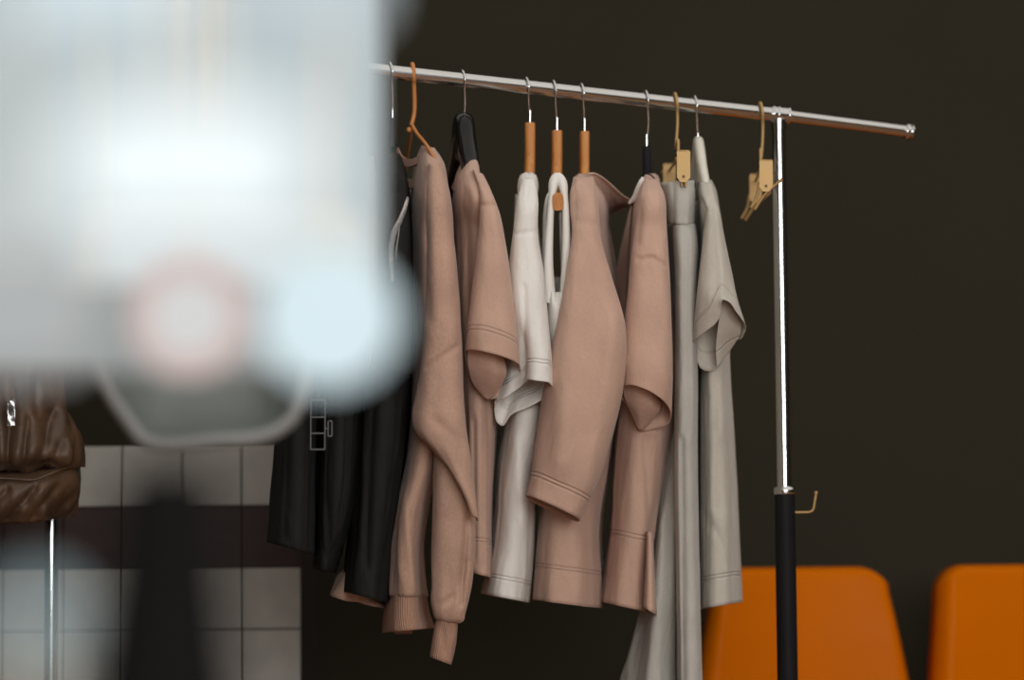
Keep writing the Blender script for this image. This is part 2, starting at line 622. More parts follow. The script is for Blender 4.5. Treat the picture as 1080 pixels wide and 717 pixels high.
# orange wire hanger (sweatshirt)
D1 = DX(452)
h = hanger_thing('orange coated wire hanger, leftmost hanger seen on the rail, holding the sweatshirt', 436, D1)
hk = MB()
pts = [(437, 118, 0)]
for a in np.linspace(-60, 200, 16):
    t = math.radians(a)
    pts.append((436.5 - 0.018 * max(a, 0), rail_y(436) - 0.5 - 10.5 * math.sin(t), 11 * math.cos(t)))
pts = [(434, 132, 0)] + pts
hk.sweep(list(map(Vector, W(cr(pts, 44), D1))), 0.0034, 12)
hk.build('hook', M['orange_wire'], h)
a = MB()
a.sweep(list(map(Vector, W(cr([(434, 131, 0), (440, 141, 25), (451, 155, 75), (462, 176, 120), (466, 196, 148), (464, 206, 150), (452, 208, 60), (435, 208, -60), (425, 204, -148), (426, 190, -140), (430, 160, -75), (433, 142, -25), (434, 131, 0)], 90), D1))), 0.0030, 12, cap=False)
a.sphere(W([(431.5, 137, 6)], D1)[0], 0.0042, 14, 10)
a.build('wire_frame', M['orange_wire'], h)

# black glossy hanger (first tan tee)
D2 = DX(497)
h = hanger_thing('glossy black plastic hanger in the short sleeved tan tee beside the sweatshirt', 490, D2)
hook(490.5, 132, D2, 0.0018, M['wire'], h, xbot=489)
m = MB()
m.sweep(list(map(Vector, W(cr([(472, 236, -138), (476, 204, -90), (484, 170, -48), (487, 146, -20), (489, 128, 0), (492, 150, 20), (497, 180, 48), (500, 206, 85), (502, 226, 106)], 50), D2))), [(6 * S + 5 * S * abs(math.sin(PI * i / 49)), 10 * S) for i in range(50)], 20)
m.sweep(list(map(Vector, W([(489, 128, 0), (489, 134, 0), (491, 165, 10)], D2))), [(3 * S, 4 * S), (6 * S, 8 * S), (11 * S, 16 * S)], 20)
m.build('body', M['blackplastic'], h)

wood_hanger('orange-brown wooden hanger in the white short sleeved tee', 558, 130, 185, 226, xb=559, tip=557)
wood_hanger('orange-brown wooden hanger with its end poking out below the white tank strap', 586.5, 138, 190, 213, xb=587.5, tip=588.5, span=145)
wood_hanger('orange-brown wooden hanger in the wide tan top with the loose collar', 616, 139, 187, 228, xb=616.5, tip=615, wid=5.2)

# slim black velvet hanger
D6 = DX(684)
h = hanger_thing('slim black velvet hanger in the tan tee next to the grey trousers', 683, D6)
hook(684, 150, D6, 0.0017, M['wire'], h, xbot=682)
MB().sweep(list(map(Vector, W([(682, 164, 0), (682, 142, 0)], D6))), 0.0024, 16).build('ferrule', M['wire'], h)
m = MB()
m.sweep(list(map(Vector, W(cr(arm_pts(682, 188, 688, 228), 40), D6))), [(4.2 * S, 7 * S)] * 40, 16)
m.sweep(list(map(Vector, W([(682, 154, 0), (682, 158, 0), (682.5, 186, 0)], D6))), [(3.2 * S, 4 * S), (4.4 * S, 8 * S), (5 * S, 20 * S)], 16)
m.build('body', M['velvet'], h)
m = MB()
m.sweep(list(map(Vector, W(cr([(676, 192, 60), (680, 183.5, 66), (687, 185, 72), (693, 194, 84), (696.5, 206, 100), (698, 216, 112)], 30), D6))), 0.0012, 8)
m.sweep(list(map(Vector, W([(698, 214, 113), (699.5, 222, 114)], D6))), 0.0042, 10)
m.build('elastic_loop', M['velvet'], h)

# white plastic hanger
D8 = DX(740)
h = hanger_thing('off-white plastic hanger in the grey tee at the right', 735, D8)
hook(735.5, 152, D8, 0.0018, M['wire'], h, xbot=736)
MB().sweep(list(map(Vector, W([(736, 155, 0), (736, 139, 0)], D8))), 0.0026, 16).build('ferrule', M['wire'], h)
m = MB()
m.sweep(list(map(Vector, W(cr([(728, 214, -140), (731, 195, -80), (735, 165, -15), (736.5, 152, 2), (738, 160, 12), (740.5, 178, 30), (744.5, 200, 60), (746, 214, 85), (748, 228, 106)], 50), D8))), [(3.4 * S + 2.2 * S * math.sin(PI * i / 49), 9 * S) for i in range(50)], 18, power=0.8)
m.build('body', M['whiteplastic'], h)

# gold clip hangers
def clip_hanger(label, x, D, xn, yn, xf, yf, open_):
    h = hanger_thing(label, x, D)
    hk = MB()
    pts = [(xn - 5.5, yn + 4, 60), (xn - 5.8, yn - 10, 52), (x - 1.5, rail_y(x) + 46, 18), (x, rail_y(x) + 22, 6)]
    for a_ in np.linspace(-50, 200, 16):
        t = math.radians(a_)
        pts.append((x - 0.03 * max(a_, 0), rail_y(x) - 0.5 - 10.5 * math.sin(t), 11 * math.cos(t)))
    hk.sweep(list(map(Vector, W(cr(pts, 50), D))), 0.0023, 12)
    hk.build('hook', M['brass'], h)
    bar = MB()
    bar.sweep(list(map(Vector, W([(xn, yn + 7, 118), (xn - 4, yn + 6, 60), (xf, yf + 8, -118)], D))), 0.0024, 12)
    bar.build('crossbar', M['brass'], h)
    for (cx, cy, w, sc) in ((xn, yn, 124, 1.0), (xf, yf, -124, 0.93)):
        c = MB()
        wd, ht = 7.0 * sc, 34 * sc
        # plate folded over the bar
        prof = [(-wd, 2), (-wd, ht - 5), (-wd + 4, ht), (wd - 4, ht), (wd, ht - 5), (wd, 2), (wd - 1.5, 0), (-wd + 1.5, 0)]
        v0 = [(cx + a_, cy + b_, w + 3) for a_, b_ in prof]
        v1 = [(cx + a_, cy + b_, w + 1.6) for a_, b_ in prof]
        n_ = len(prof)
        c.add(list(W(v0 + v1, D)), [tuple(range(n_)), tuple(range(n_, 2 * n_))[::-1]] + [(i, (i + 1) % n_, n_ + (i + 1) % n_, n_ + i) for i in range(n_)], False)
        v2 = [(cx + a_, cy + b_, w - 12) for a_, b_ in prof]
        v3 = [(cx + a_, cy + b_, w - 13.4) for a_, b_ in prof]
        c.add(list(W(v2 + v3, D)), [tuple(range(n_)), tuple(range(n_, 2 * n_))[::-1]] + [(i, (i + 1) % n_, n_ + (i + 1) % n_, n_ + i) for i in range(n_)], False)
        tp = [(cx - wd + 1.5, cy, w + 3), (cx + wd - 1.5, cy, w + 3), (cx + wd - 1.5, cy, w - 13.4), (cx - wd + 1.5, cy, w - 13.4)]
        tq = [(x_, y_ + 1.6, w_) for x_, y_, w_ in tp]
        c.add(list(W(tp + tq, D)), [(0, 1, 2, 3), (7, 6, 5, 4), (0, 4, 5, 1), (1, 5, 6, 2), (2, 6, 7, 3), (3, 7, 4, 0)], False)
        cl = c.build('clip', M['brass'], h)
        rv = MB()
        rv.sweep(list(map(Vector, W([(cx, cy + ht - 6, w + 2.5), (cx, cy + ht - 6, w + 4.2)], D))), 0.0022, 14)
        rv.build('rivet', M['brassdark'], cl)
        jw = MB()
        if open_:
            for (ax, ay, bx, by, kx, ky) in ((17, 21, -1, 37, -12, 53), (-7, 24, -10, 40, -16, 51)):
                jw.sweep(list(map(Vector, W(cr([(cx + ax * sc, cy + ay * sc, w - 3), (cx + bx * sc, cy + by * sc, w - 4), (cx + kx * sc, cy + ky * sc, w - 4)], 16), D))), [(6 * S * sc, 1.6 * S)] * 16, 12, up=(0, 1, 0))
        else:
            for (ax, bx) in ((6, 2), (-8, -3)):
                jw.sweep(list(map(Vector, W(cr([(cx + ax, cy + 8, w - 4), (cx + bx, cy + 24, w - 4), (cx + bx * 0.8, cy + 39, w - 4)], 16), D))), [(6 * S, 1.3 * S)] * 16, 12, up=(0, 1, 0))
        jw.build('jaw', M['brass'], cl)
    return h
D7 = DX(714)
clip_hanger('matt gold clip hanger gripping the grey trousers by the waistband', 714.5, D7, 721, 158, 706, 172, False)
D9 = DX(804)
clip_hanger('empty matt gold clip hanger beside the chrome post', 804.5, D9, 808, 168, 797, 183, True)

# ------------------------------------------------------------------ garments
def garment(name, label, cat, x, y, D, group=None):
    p = P(x, y, D)
    return thing(name, label, cat, (p.x, p.y, p.z), group)

GRP = 'garments hanging on the chrome rail'

# --- sweatshirt
g = garment('sweatshirt', 'tan long sleeved sweatshirt with ribbed cuff and hem, hanging leftmost of the sharp garments', 'sweatshirt', 450, 400, D1, GRP)
T = drape([
    R(447, 154, 458, 156, 50, -50, sh=0.03), R(444, 166, 468, 168, 105, -110, sh=0.03), R(441, 188, 474, 190, 142, -145, sh=0.03),
    R(438, 240, 477, 240, 150, -150, sh=0.02), R(437, 330, 482, 330, 150, -150), R(436, 420, 478, 420, 150, -150),
    R(430, 480, 466, 480, 150, -150), R(419, 530, 452, 530, 148, -148), R(412, 580, 445, 580, 146, -146), R(407, 628, 450, 629, 142, -142)],
    D1, nu=180, fold=(3.0, 0.045, 0.004), seed=3, creases=[(456, 200, 450, 430, 5, 9), (438, 210, 441, 430, 4, 5), (425, 520, 438, 626, 4, -3)])
cpart('torso', T, D1, M['sweat'], g)
hemT = drape([R(409, 626, 449, 627, 141, -141), R(405, 650, 453, 648, 141, -141), R(404, 667, 458, 662, 143, -141)], D1, nu=180, fold=(1.2, 0.05, 0.004), seed=5, step=3)
cpart('hem_band', hemT, D1, M['rib'], g)['label'] = 'ribbed hem band'
U = drape([
    R(452, 172, 466, 176, 140, 95), R(449, 200, 474, 204, 160, 95), R(450, 250, 479, 254, 174, 98), R(449, 310, 484, 314, 182, 100), R(446, 370, 487, 366, 188, 102),
    R(440, 415, 489, 410, 194, 104), R(436.5, 440, 492, 450, 198, 120), R(441, 456, 496, 482, 199, 140), R(458, 477, 499, 510, 198, 155), R(478, 502, 501.5, 533, 196, 165), R(497, 538, 503, 549, 192, 176)],
    D1, nu=110, fold=(2.0, 0.04, 0.006), seed=8, step=3,
    creases=[(449, 388, 486, 362, 2.2, 5), (470, 470, 500, 545, 6, -3), (455, 440, 490, 470, 6, 3), (448, 250, 452, 340, 5, 5)])
Lw = drape([
    R(463, 400, 485, 400, 165, 110), R(459, 460, 492, 460, 172, 110), R(457, 520, 497, 520, 176, 112), R(456, 570, 501, 575, 176, 112), R(455.5, 615, 496, 620, 174, 114),
    R(456, 642, 490, 647, 172, 118), R(460, 654, 487, 655, 166, 124), R(465, 656, 481, 656, 158, 130)],
    D1, nu=110, fold=(2.2, 0.05, 0.008), seed=11, step=3,
    creases=[(493, 545, 486, 640, 3, 6), (462, 640, 480, 628, 4, 4), (470, 656, 492, 590, 5, 3)])
cpart('sleeve', [U, Lw], D1, M['sweat'], g)
Cf = drape([R(461, 652, 483, 652, 160, 126), R(457, 672, 481, 674, 160, 122), R(454, 693, 476, 701, 160, 120)], D1, nu=80, fold=(1.0, 0.08, 0.01), seed=2, step=3, creases=[(466, 660, 470, 690, 3, 2)])
cpart('cuff', Cf, D1, M['rib'], g)['label'] = 'ribbed cuff'
FU = drape([R(432, 200, 455, 200, -110, -165), R(425, 300, 455, 300, -110, -180), R(418, 420, 452, 420, -115, -180), R(412, 540, 440, 540, -120, -175), R(414, 630, 436, 630, -125, -165)], D1, nu=60, seed=4)
cpart('sleeve', FU, D1, M['sweat'], g)
FC = drape([R(415, 628, 435, 628, -128, -160), R(417, 668, 434, 668, -128, -158)], D1, nu=60, seed=4, fold=(0.5, 0.05, 0.01))
cpart('cuff', FC, D1, M['rib'], g)['label'] = 'ribbed cuff'
col = MB()
def torus_path(pts, r, D, n=90, nn=10):
    q = cr(list(pts) + [pts[0]], n)
    MBx = MB()
    MBx.sweep(list(map(Vector, W(q, D))), r, nn, cap=False)
    return MBx
sheet('collar', [
    [(452, 157, 55), (443, 164, 40), (433, 168, 10), (424, 164, -25), (420, 156, -50)],
    [(451, 166, 60), (442, 172, 44), (432, 176, 12), (422, 172, -25), (417, 164, -50)]], D1, M['rib'], g, t=0.003)
sheet('collar', [
    [(448, 176, 70), (441, 186, 45), (433, 189, 15), (426, 185, -15), (423, 178, -45)],
    [(447, 186, 74), (440, 196, 50), (432, 198, 18), (424, 194, -15), (420, 186, -45)]], D1, M['rib'], g, t=0.003)

# --- generic tee pieces
# first tan tee
g = garment('t_shirt', 'tan short sleeved tee on a black hanger, right beside the sweatshirt', 't-shirt', 510, 400, D2, GRP)
T = drape([
    R(497, 167.5, 504, 168, 44, -46, sh=0.05), R(493, 171, 506, 172, 58, -60, sh=0.05), R(489, 181, 509, 184, 95, -95, sh=0.05), R(486, 200, 516, 203, 138, -140, sh=0.04), R(484, 240, 520, 240, 116, -150, sh=0.03),
    R(483, 300, 524, 300, 112, -150, sh=0.02), R(483, 370, 526, 370, 112, -150), R(487, 440, 523, 440, 112, -150), R(491, 520, 519, 520, 112, -150), R(493, 570, 518, 575, 112, -150), R(494, 602, 519, 610, 112, -150)],
    D2, nu=180, fold=(2.5, 0.05, 0.004), seed=21, creases=[(493, 200, 496, 400, 4, 8), (512, 420, 508, 600, 4, 4), (500, 440, 503, 600, 3, 4)])
cpart('torso', T, D2, M['tan_body'], g)
SL = drape([
    R(499, 178, 509, 184, 112, 85), R(505, 198, 519, 204, 150, 116), R(506, 222, 526, 224, 163, 116), R(503, 262, 534, 266, 173, 116), R(497, 315, 542, 322, 182, 116),
    R(493, 352, 547, 366, 188, 116, tw=0.3),
    R(490, 372, 550, 390, 188, 116, near=[(490, 372, 140), (494, 369, 172), (512, 371, 190), (533, 377, 186), (547, 384, 165), (550, 390, 140)],
      far=[(550, 390, 140), (548, 402, 124), (536, 414, 117), (515, 421, 119), (503, 411, 124), (497, 402, 127), (492, 386, 133), (490, 372, 140)])],
    D2, nu=120, fold=(1.5, 0.03, 0.006), seed=23, step=2.5, creases=[(506, 216, 527, 217, 2.0, 4)])
cpart('sleeve', SL, D2, M['tan'], g)
sheet('sleeve_fold', [
    [(493, 366, 158), (506, 366, 164), (520, 371, 164), (531, 376, 154)],
    [(494, 386, 146), (508, 389, 154), (522, 393, 156), (534, 394, 146)],
    [(499, 404, 132), (509, 407, 138), (520, 409, 140), (529, 405, 136)],
    [(512, 420, 126), (515, 421, 127), (517, 420, 127), (520, 418, 126)]], D2, M['tan_plain'], g)
FS = drape([R(482, 205, 500, 205, -100, -160), R(474, 290, 512, 290, -100, -180), R(470, 375, 514, 375, -95, -190)], D2, nu=60, seed=24)
cpart('sleeve', FS, D2, M['tan'], g)
sheet('collar', [
    [(494, 172, 48), (488, 182, 30), (484, 192, 0), (481, 188, -35)],
    [(491, 180, 54), (486, 192, 34), (481, 203, 2), (477, 198, -35)]], D2, M['rib'], g, t=0.003)

# --- white tee
D3 = DX(558)
g = garment('t_shirt', 'white short sleeved tee with a rolled back sleeve opening', 't-shirt', 550, 400, D3, GRP)
T = drape([
    R(553, 182.5, 562, 182.5, 44, -46), R(549, 185, 565, 185, 58, -60), R(547, 192, 567, 192, 95, -95), R(547, 208, 566, 208, 138, -140), R(547, 238, 566, 238, 124, -150), R(541, 290, 572, 290, 112, -150),
    R(538, 360, 578, 360, 112, -150), R(533, 440, 579, 440, 112, -150), R(525, 500, 568, 500, 112, -150), R(522, 550, 564, 550, 112, -150), R(516, 595, 560, 600, 112, -150), R(510, 626, 556, 635, 112, -150)],
    D3, nu=180, fold=(2.2, 0.045, 0.005), seed=31, creases=[(545, 460, 552, 560, 6, -4), (549, 600, 552, 632, 3, 2), (535, 470, 530, 590, 8, 3)])
cpart('torso', T, D3, M['white'], g)
SL = drape([
    R(551, 188, 563, 188, 112, 90), R(546.5, 210, 567, 210, 152, 116), R(542, 245, 567, 245, 164, 116), R(538, 285, 573, 286, 174, 116), R(539, 330, 577, 332, 182, 116),
    R(537, 375, 580.5, 375, 188, 116, near=[(533, 390, 135), (540, 386, 150), (550, 382, 158), (555.5, 379, 164), (557, 377, 180), (568, 377, 190), (578, 377, 184), (581, 378, 160)],
      far=[(581, 378, 160), (575, 382, 120), (555, 388, 104), (540, 392, 108), (533, 390, 135)]),
    R(523, 440, 582.5, 405, 188, 116, near=[(522, 424, 128), (533, 419, 146), (546, 410, 152), (554.5, 402, 162), (556, 400, 182), (566, 401.5, 192), (578, 403, 186), (583, 408, 162)],
      far=[(583, 408, 162), (576, 418, 140), (558, 429, 128), (540, 438, 118), (530, 449, 108), (525, 446, 108), (522, 432, 116), (522, 424, 128)])],
    D3, nu=130, fold=(1.3, 0.04, 0.006), seed=33, step=2.5, creases=[(540, 247, 568, 244, 2.0, 3), (553, 300, 555, 400, 3, 3)])
cpart('sleeve', SL, D3, M['white'], g)
FS = drape([R(544, 205, 562, 205, -100, -160), R(540, 290, 574, 290, -100, -180), R(536, 390, 578, 390, -95, -190)], D3, nu=60, seed=34)
cpart('sleeve', FS, D3, M['white'], g)

# --- white tank
D4 = DX(587)
g = garment('tank_top', 'white sleeveless tank top squeezed between the white tee and the wide tan top', 'tank top', 588, 400, D4, GRP)
T = drape([
    R(574, 300, 602, 300, 150, -118, tw=-0.06), R(573.5, 318, 602, 318, 152, -120), R(574, 345, 602, 345, 150, -130), R(580, 400, 600, 400, 120, -130), R(584, 440, 598, 440, 80, -130), R(584, 520, 598, 520, 60, -120), R(582, 590, 598, 590, 60, -110)],
    D4, nu=140, fold=(2.0, 0.06, 0.004), seed=41, creases=[(588, 280, 588, 318, 3.5, 14)])
cpart('torso', T, D4, M['white_plain'], g)
for wz, nm in ((112, 1), (-112, 2)):
    st = MB()
    st.sweep(list(map(Vector, W(cr([(580.5, 318, wz + 18), (578.5, 280, wz + 22), (580, 235, wz + 22), (582.5, 205, wz + 20), (584.5, 194, wz + 16), (588, 190.5, wz + 14), (592.5, 194, wz + 16), (595, 205, wz + 20), (597, 235, wz + 22), (597.5, 270, wz + 20), (596, 318, wz + 16)], 60), D4))), [((2.6 + 4.2 * math.exp(-((i - 29.5) / 5) ** 2) + 3.4 * (abs(i - 29.5) / 29.5) ** 1.5) * S, 11 * S) for i in range(60)], 14, power=0.8, up=(0, 0, 1) if False else (1, 0, 0))
    o = st.build('shoulder_strap', M['white_plain'], g)
bs = MB()
bs.sweep(list(map(Vector, W(cr([(575, 320, 60), (574.5, 260, 60), (575.5, 225, 50), (578, 211, 40), (581, 220, 30)], 30), D4))), [(2.6 * S, 9 * S)] * 30, 12, up=(1, 0, 0))
bs.sweep(list(map(Vector, W(cr([(594, 300, 90), (592.5, 260, 80), (591.5, 226, 70)], 20), D4))), [(1.8 * S, 9 * S)] * 20, 12, up=(1, 0, 0))
bs.build('back_strap', M['white_plain'], g)

# --- wide tan top
D5 = DX(616)
g = garment('t_shirt', 'wide tan top with a long loose half sleeve and a gaping collar', 't-shirt', 605, 400, D5, GRP)
sh = -0.045
T = drape([
    R(611, 183.5, 621, 183.5, 44, -46), R(607, 186.5, 625, 186.5, 58, -60), R(604, 194, 627, 194, 92, -95, sh=sh * .6), R(601, 208, 631, 208, 138, -140, sh=sh), R(599, 240, 634, 240, 112, -150, sh=sh), R(592, 330, 646, 330, 116, -150, sh=sh),
    R(578, 440, 644, 440, 116, -150, sh=sh), R(571, 500, 635, 500, 116, -150, sh=sh), R(565, 555, 626, 556, 116, -150, sh=sh), R(560, 605, 628, 610, 116, -150, sh=sh), R(558, 632, 628, 641, 116, -150, sh=sh)],
    D5, nu=190, fold=(2.2, 0.035, 0.004), seed=51, creases=[(604, 540, 625, 585, 4, 3), (640, 330, 632, 500, 6, 3), (626, 210, 634, 320, 4, 6)])
cpart('torso', T, D5, M['tan_body'], g)
SL = drape([
    R(606, 187, 625, 187, 116, 80), R(602, 203, 629, 204, 145, 98), R(601, 222, 631, 224, 160, 116), R(603, 242, 633, 246, 170, 116), R(597, 285, 645, 290, 180, 116), R(588, 335, 660, 343, 188, 116),
    R(578, 392, 658.5, 400, 192, 116), R(570, 442, 649, 447, 192, 116), R(563, 488, 633, 498, 190, 112), R(556, 524, 611, 549, 187, 120, tw=0.10)],
    D5, nu=130, fold=(2.2, 0.02, 0.006), seed=53, step=3, creases=[(600, 260, 592, 500, 14, -7), (606, 200, 604, 225, 5, 5), (650, 330, 620, 520, 10, -4), (602, 232, 632, 238, 5, 3)])
cpart('sleeve', SL, D5, M['tan'], g)
FS = drape([R(612, 205, 636, 205, -100, -165), R(600, 330, 655, 330, -100, -190), R(575, 525, 630, 535, -115, -190)], D5, nu=70, seed=54)
cpart('sleeve', FS, D5, M['tan'], g)
sheet('collar', [
    [(621, 184, 58), (632, 186, 45), (644, 195, 25), (654, 205, 5), (664, 211, -10), (672, 212, -18), (675, 206, -22)],
    [(624, 194, 50), (634, 198, 25), (645, 206, 0), (654, 213, -18), (664, 214.5, -28), (671, 213.5, -30), (675, 209, -30)],
    [(626, 215, 20), (633, 220, -15), (643, 220, -45), (652, 218, -60), (662, 216, -60), (670, 215, -52), (674, 211, -45)],
    [(628, 238, -20), (633, 232, -60), (642, 227, -95), (652, 222, -105), (661, 218, -95), (669, 216, -75), (673, 213, -60)]], D5, M['tan_plain'], g, t=0.002)
co = MB()
co.sweep(list(map(Vector, W(cr([(619, 183.5, 60), (626, 183, 54), (634, 187, 45), (645, 196, 26), (654, 204.5, 8), (664, 211, -6), (671, 213, -14), (675, 207, -18)], 50), D5))), [(2.6 * S, 1.1 * S)] * 50, 10)
co.build('neck_binding', M['tan_plain'], g)

# --- second tan tee
g = garment('t_shirt', 'tan short sleeved tee with side slit, between the wide tan top and the grey trousers', 't-shirt', 680, 400, D6, GRP)
sh = 0.02
T = drape([
    R(682, 183.5, 690, 183.5, 44, -46), R(678, 186.5, 694, 186.5, 58, -60), R(676, 194, 697, 194, 92, -92, sh=sh), R(673, 208, 701, 208, 138, -140, sh=sh), R(668, 250, 705, 250, 116, -150, sh=sh), R(663, 320, 710, 320, 112, -150, sh=0.01),
    R(656, 395, 717, 395, 112, -150), R(650, 440, 713, 440, 112, -150), R(646, 500, 704, 500, 112, -150), R(643, 560, 694, 565, 112, -150), R(637, 605, 688, 612, 112, -150), R(632, 634, 686, 646, 112, -150)],
    D6, nu=190, fold=(2.4, 0.045, 0.004), seed=61, creases=[(676, 460, 684, 565, 4, 5, 1), (684, 565, 679, 646, 3, 12, 1), (708, 330, 716, 398, 3, 4), (702, 401, 717, 400, 2, 3)])
cpart('torso', T, D6, M['tan_deep'], g)
SL = drape([
    R(680, 188, 694, 189, 110, 85), R(675, 205, 700, 206, 148, 98), R(670, 240, 703, 243, 160, 116), R(664, 290, 706, 296, 174, 116), R(658, 345, 708, 352, 184, 116),
    R(654, 388, 709, 402, 190, 116, tw=0.15),
    R(653, 409, 708, 436, 188, 116, near=[(653, 412, 138), (655, 408, 168), (666, 406, 186), (682, 411, 190), (697, 421, 180), (707, 433, 155), (708, 440, 138)],
      far=[(708, 440, 138), (703, 448, 122), (690, 452, 117), (676, 454, 119), (668, 440, 126), (660, 426, 131), (654, 418, 135), (653, 412, 138)])],
    D6, nu=120, fold=(1.5, 0.03, 0.006), seed=63, step=2.5, creases=[(672, 274, 688, 271, 2.0, 4), (688, 271, 703, 281, 2.0, 4), (676, 210, 672, 260, 4, 4)])
cpart('sleeve', SL, D6, M['tan_plain'], g)
sheet('sleeve_fold', [
    [(656, 405, 158), (670, 402, 168), (686, 410, 164), (696, 424, 148)],
    [(659, 420, 146), (672, 424, 156), (686, 428, 156), (696, 431, 144)],
    [(666, 436, 134), (675, 440, 142), (686, 439, 142), (693, 436, 138)],
    [(674, 453, 126), (677, 453, 127), (680, 451, 127), (685, 446, 127)]], D6, M['tan_plain'], g)
FS = drape([R(668, 210, 690, 210, -100, -160), R(656, 260, 690, 262, -100, -175), R(646, 320, 690, 325, -100, -185), R(644, 350, 690, 365, -98, -190)], D6, nu=70, seed=64, creases=[])
cpart('sleeve', FS, D6, M['tan_plain'], g)
nlb = MB()
nlb.sweep(list(map(Vector, W(cr([(678, 187, 62), (676, 193, 62), (673.5, 201, 60), (670, 208, 56), (664, 213.5, 50)], 24), D6))), [((1.5 + 2.6 * math.sin(PI * i / 23)) * S, 3 * S) for i in range(24)], 12, up=(1, 0, 0))
nl = nlb.build('neck_label', M['white_plain'], g)
nl['label'] = 'white neck label'
fl = drape([R(682, 560, 688, 562, 130, 40), R(681, 600, 690, 606, 135, 30), R(678, 640, 692, 648, 140, 20)], D6, nu=60, seed=66, fold=(0.6, 0.05, 0.01))
cpart('rear_panel', fl, D6, M['tan_plain'], g)

# --- grey trousers
g = garment('trousers', 'long light grey wide-leg trousers clipped to a gold hanger', 'trousers', 714, 500, D7, GRP)
WB = drape([R(701, 193, 733, 190, 116, -118, sh=0.03, p=0.5), R(702, 205, 734, 203, 122, -122, sh=0.03, p=0.5), R(706, 236, 733, 237, 124, -124, sh=0.03, p=0.5)], D7, nu=150, fold=(0.9, 0.1, 0.02), seed=71, step=3,
           creases=[(713, 190, 713, 240, 3, 9, -1), (722, 195, 722, 236, 1.5, 1)])
cpart('waistband', WB, D7, M['grey_trouser'], g, t=0.003)
NLg = drape([R(709, 235, 733, 236, 122, 0, p=0.6), R(710, 250, 735, 250, 132, 10, p=0.6), R(712, 300, 735, 300, 140, 10, p=0.6), R(712, 400, 735.5, 400, 142, 10, p=0.6), R(711, 500, 735, 500, 142, 8, p=0.6), R(713, 600, 737, 600, 142, 6, p=0.6),
             R(715, 717, 740, 717, 144, 4, p=0.6), R(716, 835, 744, 835, 146, 0, p=0.6)], D7, nu=110, fold=(1.2, 0.06, 0.003), seed=73, creases=[(724, 245, 725, 460, 2.5, 3), (719, 460, 722, 800, 2.5, 6), (711, 243, 735, 239, 2, 2)])
FLg = drape([R(704, 235, 728, 236, 10, -124), R(703, 300, 728, 300, 20, -135), R(702, 400, 728, 400, 40, -140), R(698, 480, 724, 480, 70, -140), R(690, 540, 722, 540, 90, -140), R(683, 600, 720, 600, 100, -140), R(671, 660, 718, 660, 105, -140),
             R(657, 717, 718, 717, 108, -140), R(640, 835, 718, 835, 110, -140)], D7, nu=150, fold=(4.0, 0.035, 0.002), seed=75, creases=[(692, 560, 672, 800, 7, 26, -1), (706, 520, 700, 800, 6, 5)])
cpart('leg', NLg, D7, M['grey_trouser'], g)
cpart('leg', FLg, D7, M['grey_trouser'], g)

# --- grey tee
g = garment('t_shirt', 'pale grey linen tee with an open short sleeve, rightmost garment by the chrome post', 't-shirt', 755, 400, D8, GRP)
sh = -0.02
T = drape([
    R(739, 190, 750, 190, 50, -50), R(737, 198, 754, 198, 92, -95), R(737, 214, 757, 214, 136, -140), R(738, 250, 762, 250, 116, -150), R(737, 320, 768, 320, 112, -150), R(738, 390, 769, 390, 112, -150),
    R(738, 450, 773, 450, 112, -150), R(738, 560, 778, 558, 112, -150), R(738, 612, 780, 609, 112, -150), R(738, 642, 781, 635, 112, -150)],
    D8, nu=180, fold=(1.8, 0.05, 0.004), seed=81, creases=[(739, 530, 750, 560, 2.5, 3), (745, 540, 775, 600, 3, 2), (757, 460, 752, 540, 5, 4, 1), (757, 395, 752, 460, 6, 3)])
cpart('torso', T, D8, M['grey'], g)
SL = drape([
    R(739, 193, 751, 193, 112, 88), R(740, 207, 755, 208, 138, 98), R(744, 218, 758, 219, 152, 116), R(742, 245, 763, 246, 163, 116), R(738, 285, 772, 286, 176, 116), R(735, 318, 778, 318, 184, 116, tw=0.2),
    R(730, 364, 787, 346, 186, 96, near=[(730, 365, 130), (734, 358, 158), (743, 350, 172), (754, 342, 176), (760, 332, 182), (762, 316, 190), (770, 319, 190), (779, 332, 180), (786, 344, 155), (787, 348, 140)],
      far=[(787, 348, 140), (782, 357, 128), (777, 359, 120), (768, 371, 118), (762, 383, 118), (752, 391, 117), (740, 389, 117), (734, 376, 122), (730, 365, 130)])],
    D8, nu=130, fold=(1.2, 0.05, 0.006), seed=83, step=2.5, creases=[(746, 212, 757, 217, 3, 4), (744, 222, 752, 222, 3, 3), (760, 225, 762, 320, 5, -3)])
cpart('sleeve', SL, D8, M['grey_sleeve'], g)
sheet('sleeve_fold', [
    [(761, 318, 166), (765, 316, 166), (772, 324, 160), (782, 342, 146)],
    [(757, 346, 154), (764, 344, 154), (772, 347, 148), (780, 353, 136)],
    [(755, 366, 142), (761, 362, 142), (768, 360, 138), (776, 360, 130)],
    [(756, 388, 130), (758, 386, 130), (764, 377, 128), (770, 369, 126)]], D8, M['grey_sleeve'], g)
FS = drape([R(728, 212, 748, 212, -100, -160), R(724, 280, 750, 282, -100, -175), R(722, 350, 752, 350, -98, -185)], D8, nu=70, seed=84)
cpart('sleeve', FS, D8, M['grey_sleeve'], g)

